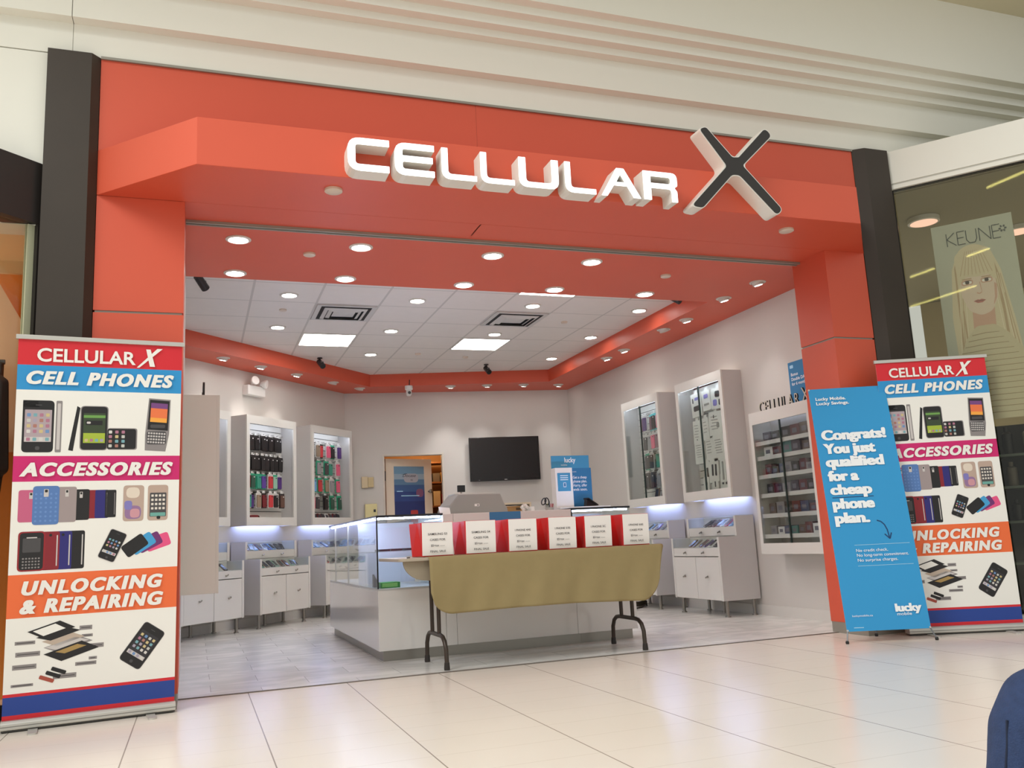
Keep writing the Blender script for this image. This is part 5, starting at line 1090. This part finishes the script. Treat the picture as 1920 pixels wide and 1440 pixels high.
for k, pts in enumerate(([(0.40, 2.0), (0.415, 2.0), (0.43, 2.8), (0.45, 2.98), (0.42, 2.86)], [(0.73, 2.2), (0.75, 2.2), (0.735, 2.75), (0.70, 2.92), (0.72, 2.7)], [(0.78, 2.1), (0.79, 2.1), (0.755, 2.6), (0.75, 2.6)], [(0.44, 2.1), (0.455, 2.1), (0.45, 2.5), (0.44, 2.5)])): A.poly(pts, HAIRD, 3)
A.poly(fillet([(0.50, 2.30, .03), (0.66, 2.30, .03), (0.67, 2.52, .03), (0.51, 2.52, .03)]), SHADE, 3)
A.poly(fillet([(0.440, 2.80, .08), (0.70, 2.80, .08), (0.712, 2.60, .12), (0.655, 2.47, .08), (0.575, 2.44, .08), (0.49, 2.49, .08), (0.448, 2.62, .12)]), SKIN, 5)
A.poly(fillet([(0.690, 2.70, .02), (0.708, 2.68, .02), (0.695, 2.57, .05), (0.660, 2.50, .03), (0.682, 2.58, .04)]), SHADE, 6)
A.poly(fillet([(0.425, 2.98, .08), (0.58, 3.03, .1), (0.71, 2.95, .08), (0.715, 2.72, .03), (0.685, 2.735, .01), (0.66, 2.775, .01), (0.58, 2.765, .02), (0.50, 2.775, .01), (0.465, 2.745, .01), (0.435, 2.70, .03)]), HAIR, 8)
for i in range(16):
    u = 0.372+0.03*i; du_ = (u-0.585)*0.35
    if abs(u-0.58) > 0.13: A.poly([(u, 1.98), (u+.006, 1.98), (u-du_+.004, 2.86-abs(u-.58)*.4), (u-du_, 2.86-abs(u-.58)*.4)], HAIRD if i % 2 else mat('poster hair light', (228, 220, 196), 0.6), 4)
for i in range(9): u = 0.455+0.029*i; A.poly([(u, 2.79), (u+.004, 2.79), (0.575+(u-0.575)*.5, 2.99), (0.572+(u-0.575)*.5, 2.99)], HAIRD, 9)
for cx in (0.500, 0.640):
    A.rr(cx, 2.728, 0.085, 0.044, 0.02, SHADE, 8.5); A.rr(cx, 2.728, 0.066, 0.026, 0.012, BWHITE, 9); A.rr(cx, 2.728, 0.030, 0.028, 0.013, EYE, 10); A.poly([(cx-.038, 2.733), (cx-.01, 2.744), (cx+.02, 2.744), (cx+.038, 2.733), (cx+.02, 2.739), (cx-.01, 2.739)], EYE, 11); A.rr(cx, 2.758, 0.07, 0.008, 0.004, HAIRD, 9)
A.poly([(0.556, 2.63), (0.575, 2.618), (0.598, 2.63), (0.594, 2.638), (0.577, 2.628), (0.560, 2.638)], SHADE, 10); A.poly([(0.585, 2.72), (0.594, 2.64), (0.598, 2.64), (0.592, 2.72)], SHADE, 9)
A.poly([(0.527, 2.566), (0.558, 2.578), (0.572, 2.573), (0.586, 2.578), (0.617, 2.566), (0.590, 2.548), (0.555, 2.547)], LIP, 10); A.poly([(0.530, 2.566), (0.614, 2.566), (0.590, 2.562), (0.555, 2.562)], EYE, 11)
A.poly(fillet([(U0+.02, V0, 0), (U1, V0, 0), (U1, 2.05, .1), (0.74, 2.28, .08), (0.65, 2.36, .05), (0.52, 2.36, .05), (0.43, 2.25, .08), (U0+.06, 2.0, .1)]), KNIT, 12)
for k in range(15): v = 2.30-0.046*k; wv = min(0.27, 0.10+0.03*k); A.poly([(0.58-wv, v-.01), (0.58, v), (0.58+wv*.95, v-.005), (0.58+wv*.95, v-.009), (0.58, v-.006), (0.58-wv, v-.016)], KNITD, 13)
def stroke(p, q, w=0.006):
    d = Vector((q[0]-p[0], q[1]-p[1])).normalized(); n_ = Vector((-d.y, d.x))*w/2
    A.poly([(p[0]+n_.x, p[1]+n_.y), (p[0]-n_.x, p[1]-n_.y), (q[0]-n_.x, q[1]-n_.y), (q[0]+n_.x, q[1]+n_.y)], LETG, 20)
ZT, ZB = 3.165, 3.055
for p, q in (((.395, ZT), (.395, ZB)), ((.455, ZT), (.397, 3.115)), ((.397, 3.115), (.462, ZB)), ((.475, ZT), (.475, ZB)), ((.475, ZT), (.53, ZT)), ((.475, 3.112), (.522, 3.112)), ((.475, ZB), (.53, ZB)),
             ((.54, ZT), (.54, 3.085)), ((.54, 3.085), (.56, ZB)), ((.56, ZB), (.60, ZB)), ((.60, ZB), (.615, 3.085)), ((.615, 3.085), (.615, ZT)), ((.635, ZB), (.635, ZT)), ((.635, ZT), (.715, ZB)), ((.715, ZB), (.715, ZT)),
             ((.73, ZT), (.73, ZB)), ((.73, ZT), (.785, ZT)), ((.73, 3.112), (.777, 3.112)), ((.73, ZB), (.785, ZB))): stroke(p, q)
for k in range(6): a = k*PI/3; A.rr(0.805+.02*math.cos(a), 3.125+.02*math.sin(a), 0.018, 0.012, 0.005, LETG, 20, a)
A.rr(0.805, 3.125, 0.024, 0.024, 0.011, mat('salon poster ground', (196, 200, 184)), 21)
o = A.b.build('window_poster'); tag(o, 'tall salon poster of a fringed blonde woman in a ribbed jumper', 'poster')
TUBE = emit('warm tube', (255, 244, 150), 16.0)
for i, (xc, yc, ln, lb) in enumerate(((-0.73, -0.64, 0.87, 'nearest'), (-4.70, -2.83, 0.56, 'second nearest'), (-6.16, -2.43, 0.68, 'third nearest'), (-8.26, -4.30, 2.05, 'longest one'))):
    r = empty('tube_light', (xc, yc, 6.5), math.radians(-15.6)); tag(r, 'yellow tube light over the concourse mirrored in the salon window, '+lb, 'tube light', 'tube lights over the concourse')
    b = MB(); b.tube([(-ln/2, 0, 0), (ln/2, 0, 0)], 0.020, TUBE, 8); b.build('tube', r); b = MB(); b.box(-ln/2, ln/2, -0.02, 0.02, 0.021, 0.05, ALU); b.build('channel', r)
    for sx in (-0.4, 0.4):
        b = MB(); b.tube([(sx*ln, 0, 0.05), (sx*ln, 0, 1.2)], 0.004, ALU, 6); b.build('hanger_rod', r)
for x, y, lb in ((6.41, 6.10, 'left of the poster'), (7.60, 6.10, 'right of the poster')):
    r = empty('round_ceiling_light', (x, y, 3.6)); tag(r, 'pink lit round ceiling light in the salon, '+lb, 'ceiling light', 'round lights in the salon')
    b = MB(); b.lathe([(0.14, 0.03), (0.14, -0.01), (0.12, -0.015)], WHITEPL, seg=26, cap=False); b.build('ring', r); b = MB(); b.lathe([(0.122, -0.012), (0.001, -0.013)], emit('pink diffuser', (255, 206, 186), 1.1), seg=26); b.build('diffuser', r)
r = empty('retail_shelf', RSX @ Vector((0.50, 0.45, 0)), RS_A); tag(r, 'dark product shelf behind the salon window', 'shelf')
SHD = mat('shelf charcoal', (48, 46, 44), 0.5)
b = MB(); b.box(0, 1.5, 0.32, 0.34, 0, 1.60, SHD); b.build('back_panel', r)
for z in (0.1, 0.45, 0.78, 1.06, 1.32): 
    b = MB(); b.box(0, 1.5, 0, 0.32, z, z+0.02, mat('shelf glass green', (96, 108, 98), 0.3)); b.build('shelf_board', r)
for x in (0, 1.48):
    b = MB(); b.box(x, x+0.02, 0, 0.32, 0, 1.60, SHD); b.build('upright', r)
for zi, z in enumerate((0.80, 1.08, 1.34)):
    for i in range(9):
        c, cn = [((30, 28, 30), 'black'), ((120, 112, 100), 'taupe'), ((40, 40, 44), 'black'), ((170, 164, 150), 'cream')][(i+zi) % 4]
        hh = 0.17+0.03*((i*3+zi) % 3); b = MB(); b.lathe([(0.038, 0), (0.04, 0.01), (0.04, hh*.75), (0.02, hh*.82), (0.02, hh)], mat('bottle '+cn, c, 0.3), seg=14); o = b.build('bottle', smooth=True, loc=RSX @ Vector((0.50+0.10+0.155*i, 0.60, z+0.0005)))
        tag(o, f'{cn} bottle on the {["lowest", "middle", "top"][zi]} stocked salon shelf, {ORD[i]} from the window frame', 'bottle', 'bottles on the salon shelf')

# ------------------------------------------------------------------ seated person at the right edge, on a bench
PSKIN = mat('person skin', (206, 160, 132), 0.55); DENIM = mat('dark denim', (36, 54, 90), 0.85, noise=0.30, nscale=55, bump=0.35, bscale=300); SHIRT = mat('grey shirt', (92, 96, 104), 0.9); HAIRP = mat('person hair', (46, 36, 30), 0.7); SHOE = mat('shoe dark', (40, 38, 40), 0.6)
def ell(b, c, r, m, M=None, seg=20, n=12):
    S = Matrix.Diagonal((r[0], r[1], r[2])); S = (M @ S) if M is not None else S
    b.lathe([(max(0.02, math.sin(PI*i/n)), -math.cos(PI*i/n)) for i in range(n+1)], m, c, seg, S)
def limb(b, pts, m, seg=18):
    """tapered limb through (point, radius) joints, rounded at every joint"""
    for (p, r) in pts: ell(b, p, (r, r, r), m)
    for (p, r), (q, t) in zip(pts, pts[1:]): b.tube([p, q], [r, t], m, seg)
def fuse(b, name, parent, voxel, it=4):
    o = b.build(name, parent, smooth=False)
    r = o.modifiers.new('remesh', 'REMESH'); r.mode = 'VOXEL'; r.voxel_size = voxel; r.use_smooth_shade = True
    if it: sm = o.modifiers.new('smooth', 'SMOOTH'); sm.factor = 0.5; sm.iterations = it
    return o
pr = empty('person', (2.147, 1.36, 0)); tag(pr, 'seated person in blue jeans at the lower right edge, knee towards the shop', 'person')
KN = [(-0.545, 0.075, 0.448), (-0.50, -0.22, 0.448)]; AN = [(-0.640, 0.10, 0.09), (-0.60, -0.24, 0.09)]
# body: head, neck, torso, arms, hands and legs as one skin
b = MB()
ell(b, (-0.035, 0, 1.225), (0.096, 0.076, 0.112), PSKIN); ell(b, (-0.070, 0, 1.165), (0.060, 0.056, 0.058), PSKIN); ell(b, (-0.098, 0, 1.128), (0.026, 0.030, 0.022), PSKIN)
b.lathe([(0.004, 0.042), (0.012, 0.02), (0.019, 0.0), (0.010, -0.010)], PSKIN, (-0.132, 0, 1.190), 12, Matrix.Rotation(-0.25, 3, 'Y'))
ell(b, (-0.112, 0, 1.243), (0.020, 0.052, 0.012), PSKIN); ell(b, (-0.118, 0, 1.157), (0.014, 0.024, 0.007), PSKIN); ell(b, (-0.118, 0, 1.146), (0.014, 0.022, 0.008), PSKIN)
for sy in (1, -1):
    ell(b, (-0.022, sy*0.078, 1.205), (0.020, 0.010, 0.034), PSKIN)
limb(b, [((-0.005, 0, 1.15), 0.054), ((0.015, 0, 1.04), 0.060)], PSKIN)
ell(b, (0.02, 0, 0.93), (0.095, 0.155, 0.135), PSKIN); ell(b, (0.02, 0, 0.72), (0.09, 0.130, 0.16), PSKIN); ell(b, (0.01, 0, 0.54), (0.11, 0.15, 0.10), PSKIN)
for sy in (1, -1):
    WR = Vector((-0.135, sy*0.165, 0.632)); limb(b, [((0.02, sy*0.165, 1.005), 0.055), ((0.07, sy*0.215, 0.765), 0.040), (WR, 0.026)], PSKIN)
    ell(b, WR+Vector((-0.055, -sy*0.012, -0.008)), (0.050, 0.040, 0.017), PSKIN)
    for q, ln in enumerate((0.032, 0.037, 0.034, 0.026)):
        y0 = (q-1.5)*0.0195; p0 = WR+Vector((-0.095, -sy*0.012+y0, -0.008)); p1 = p0+Vector((-ln, y0*0.18, -0.006)); p2 = p1+Vector((-ln*0.75, 0, -0.018))
        limb(b, [(p0, 0.0092), (p1, 0.0088), (p2, 0.0076)], PSKIN, 10)
    limb(b, [(WR+Vector((-0.028, -sy*0.035, -0.006)), 0.013), (WR+Vector((-0.055, -sy*0.060, -0.010)), 0.0105), (WR+Vector((-0.082, -sy*0.066, -0.016)), 0.0085)], PSKIN, 10)
for k in (0, 1):
    sg = 1 if k == 0 else -1
    limb(b, [((-0.03, sg*0.09, 0.52), 0.080), (KN[k], 0.056), (AN[k], 0.036), ((AN[k][0]-0.12, AN[k][1]+sg*0.01, 0.045), 0.030)], PSKIN)
fuse(b, 'body', pr, 0.006, 3)
b = MB(); ell(b, (0.01, 0, 0.545), (0.135, 0.175, 0.128), DENIM)
for k in (0, 1):
    sg = 1 if k == 0 else -1; m_ = Vector(KN[k])*0.5+Vector((-0.03, sg*0.09, 0.525))*0.5
    limb(b, [((-0.02, sg*0.09, 0.525), 0.108), (m_, 0.094), ((KN[k][0]+0.04, KN[k][1], KN[k][2]+0.012), 0.079), ((KN[k][0]-0.004, KN[k][1], KN[k][2]-0.03), 0.074), ((KN[k][0]-0.024, KN[k][1]+0.004*sg, 0.33), 0.071), ((AN[k][0], AN[k][1], 0.13), 0.070), ((AN[k][0]+0.002, AN[k][1], 0.105), 0.068)], DENIM)
jn = fuse(b, 'jeans', pr, 0.009, 6)
b = MB(); n_ = Vector((-0.977, -0.18, 0.11)); rr_ = 0.0715
b.tube([Vector(c)+n_*(rr_*q) for c, q in (((-0.545, 0.075, 0.442), 1.0), ((-0.552, 0.075, 0.40), 1.0), ((-0.569, 0.078, 0.33), 0.985), ((-0.605, 0.089, 0.23), 0.975), ((-0.638, 0.0995, 0.135), 0.965))], 0.0026, mat('denim seam', (20, 30, 52), 0.9), 8)
b.build('seam', jn, smooth=True)
b = MB(); ell(b, (0.02, 0, 0.94), (0.115, 0.172, 0.145), SHIRT); ell(b, (0.02, 0, 0.76), (0.115, 0.158, 0.18), SHIRT); ell(b, (0.015, 0, 0.635), (0.135, 0.172, 0.07), SHIRT); ell(b, (0.015, 0, 1.045), (0.075, 0.105, 0.045), SHIRT)
for sy in (1, -1): limb(b, [((0.02, sy*0.165, 1.005), 0.072), ((0.07, sy*0.218, 0.765), 0.056), ((-0.105, sy*0.172, 0.650), 0.038)], SHIRT)
fuse(b, 'shirt', pr, 0.009, 22)
b = MB(); ell(b, (-0.008, 0, 1.262), (0.098, 0.086, 0.094), HAIRP); ell(b, (0.030, 0, 1.20), (0.060, 0.078, 0.090), HAIRP); fuse(b, 'hair', pr, 0.008, 4)
for k in (0, 1):
    x, y = AN[k][0], AN[k][1]; b = MB(); limb(b, [((x+0.035, y, 0.045), 0.042), ((x-0.06, y, 0.050), 0.046), ((x-0.17, y+0.01, 0.036), 0.034)], SHOE); b.box(x-0.19, x+0.07, y-0.036, y+0.042, 0.002, 0.02, SHOE); fuse(b, 'shoe', pr, 0.008, 4)
b = MB()
for sy in (1, -1):
    ell(b, (-0.1185, sy*0.034, 1.222), (0.011, 0.016, 0.010), WHITEPL); ell(b, (-0.1275, sy*0.034, 1.222), (0.0035, 0.007, 0.0075), mat('iris brown', (52, 36, 26), 0.3)); b.tube([(-0.122, sy*0.018, 1.250), (-0.121, sy*0.036, 1.254), (-0.108, sy*0.054, 1.249)], 0.004, HAIRP, 8)
b.tube([(-0.124, -0.022, 1.152), (-0.134, 0, 1.152), (-0.124, 0.022, 1.152)], 0.0035, mat('lips', (166, 96, 88), 0.5), 8)
b.build('face_features', pr, smooth=True)
r = empty('bench', (2.36, 1.05, 0)); tag(r, 'low wooden mall bench under the seated person', 'bench')
b = MB(); b.box(-0.22, 0.30, -0.8, 0.45, 0.36, 0.415, mat('bench wood', (150, 112, 76), 0.5)); b.build('seat', r, bevel=0.008)
for y in (-0.6, 0.3):
    b = MB(); b.box(-0.16, 0.24, y-0.03, y+0.03, 0, 0.36, STEEL); b.build('leg', r)
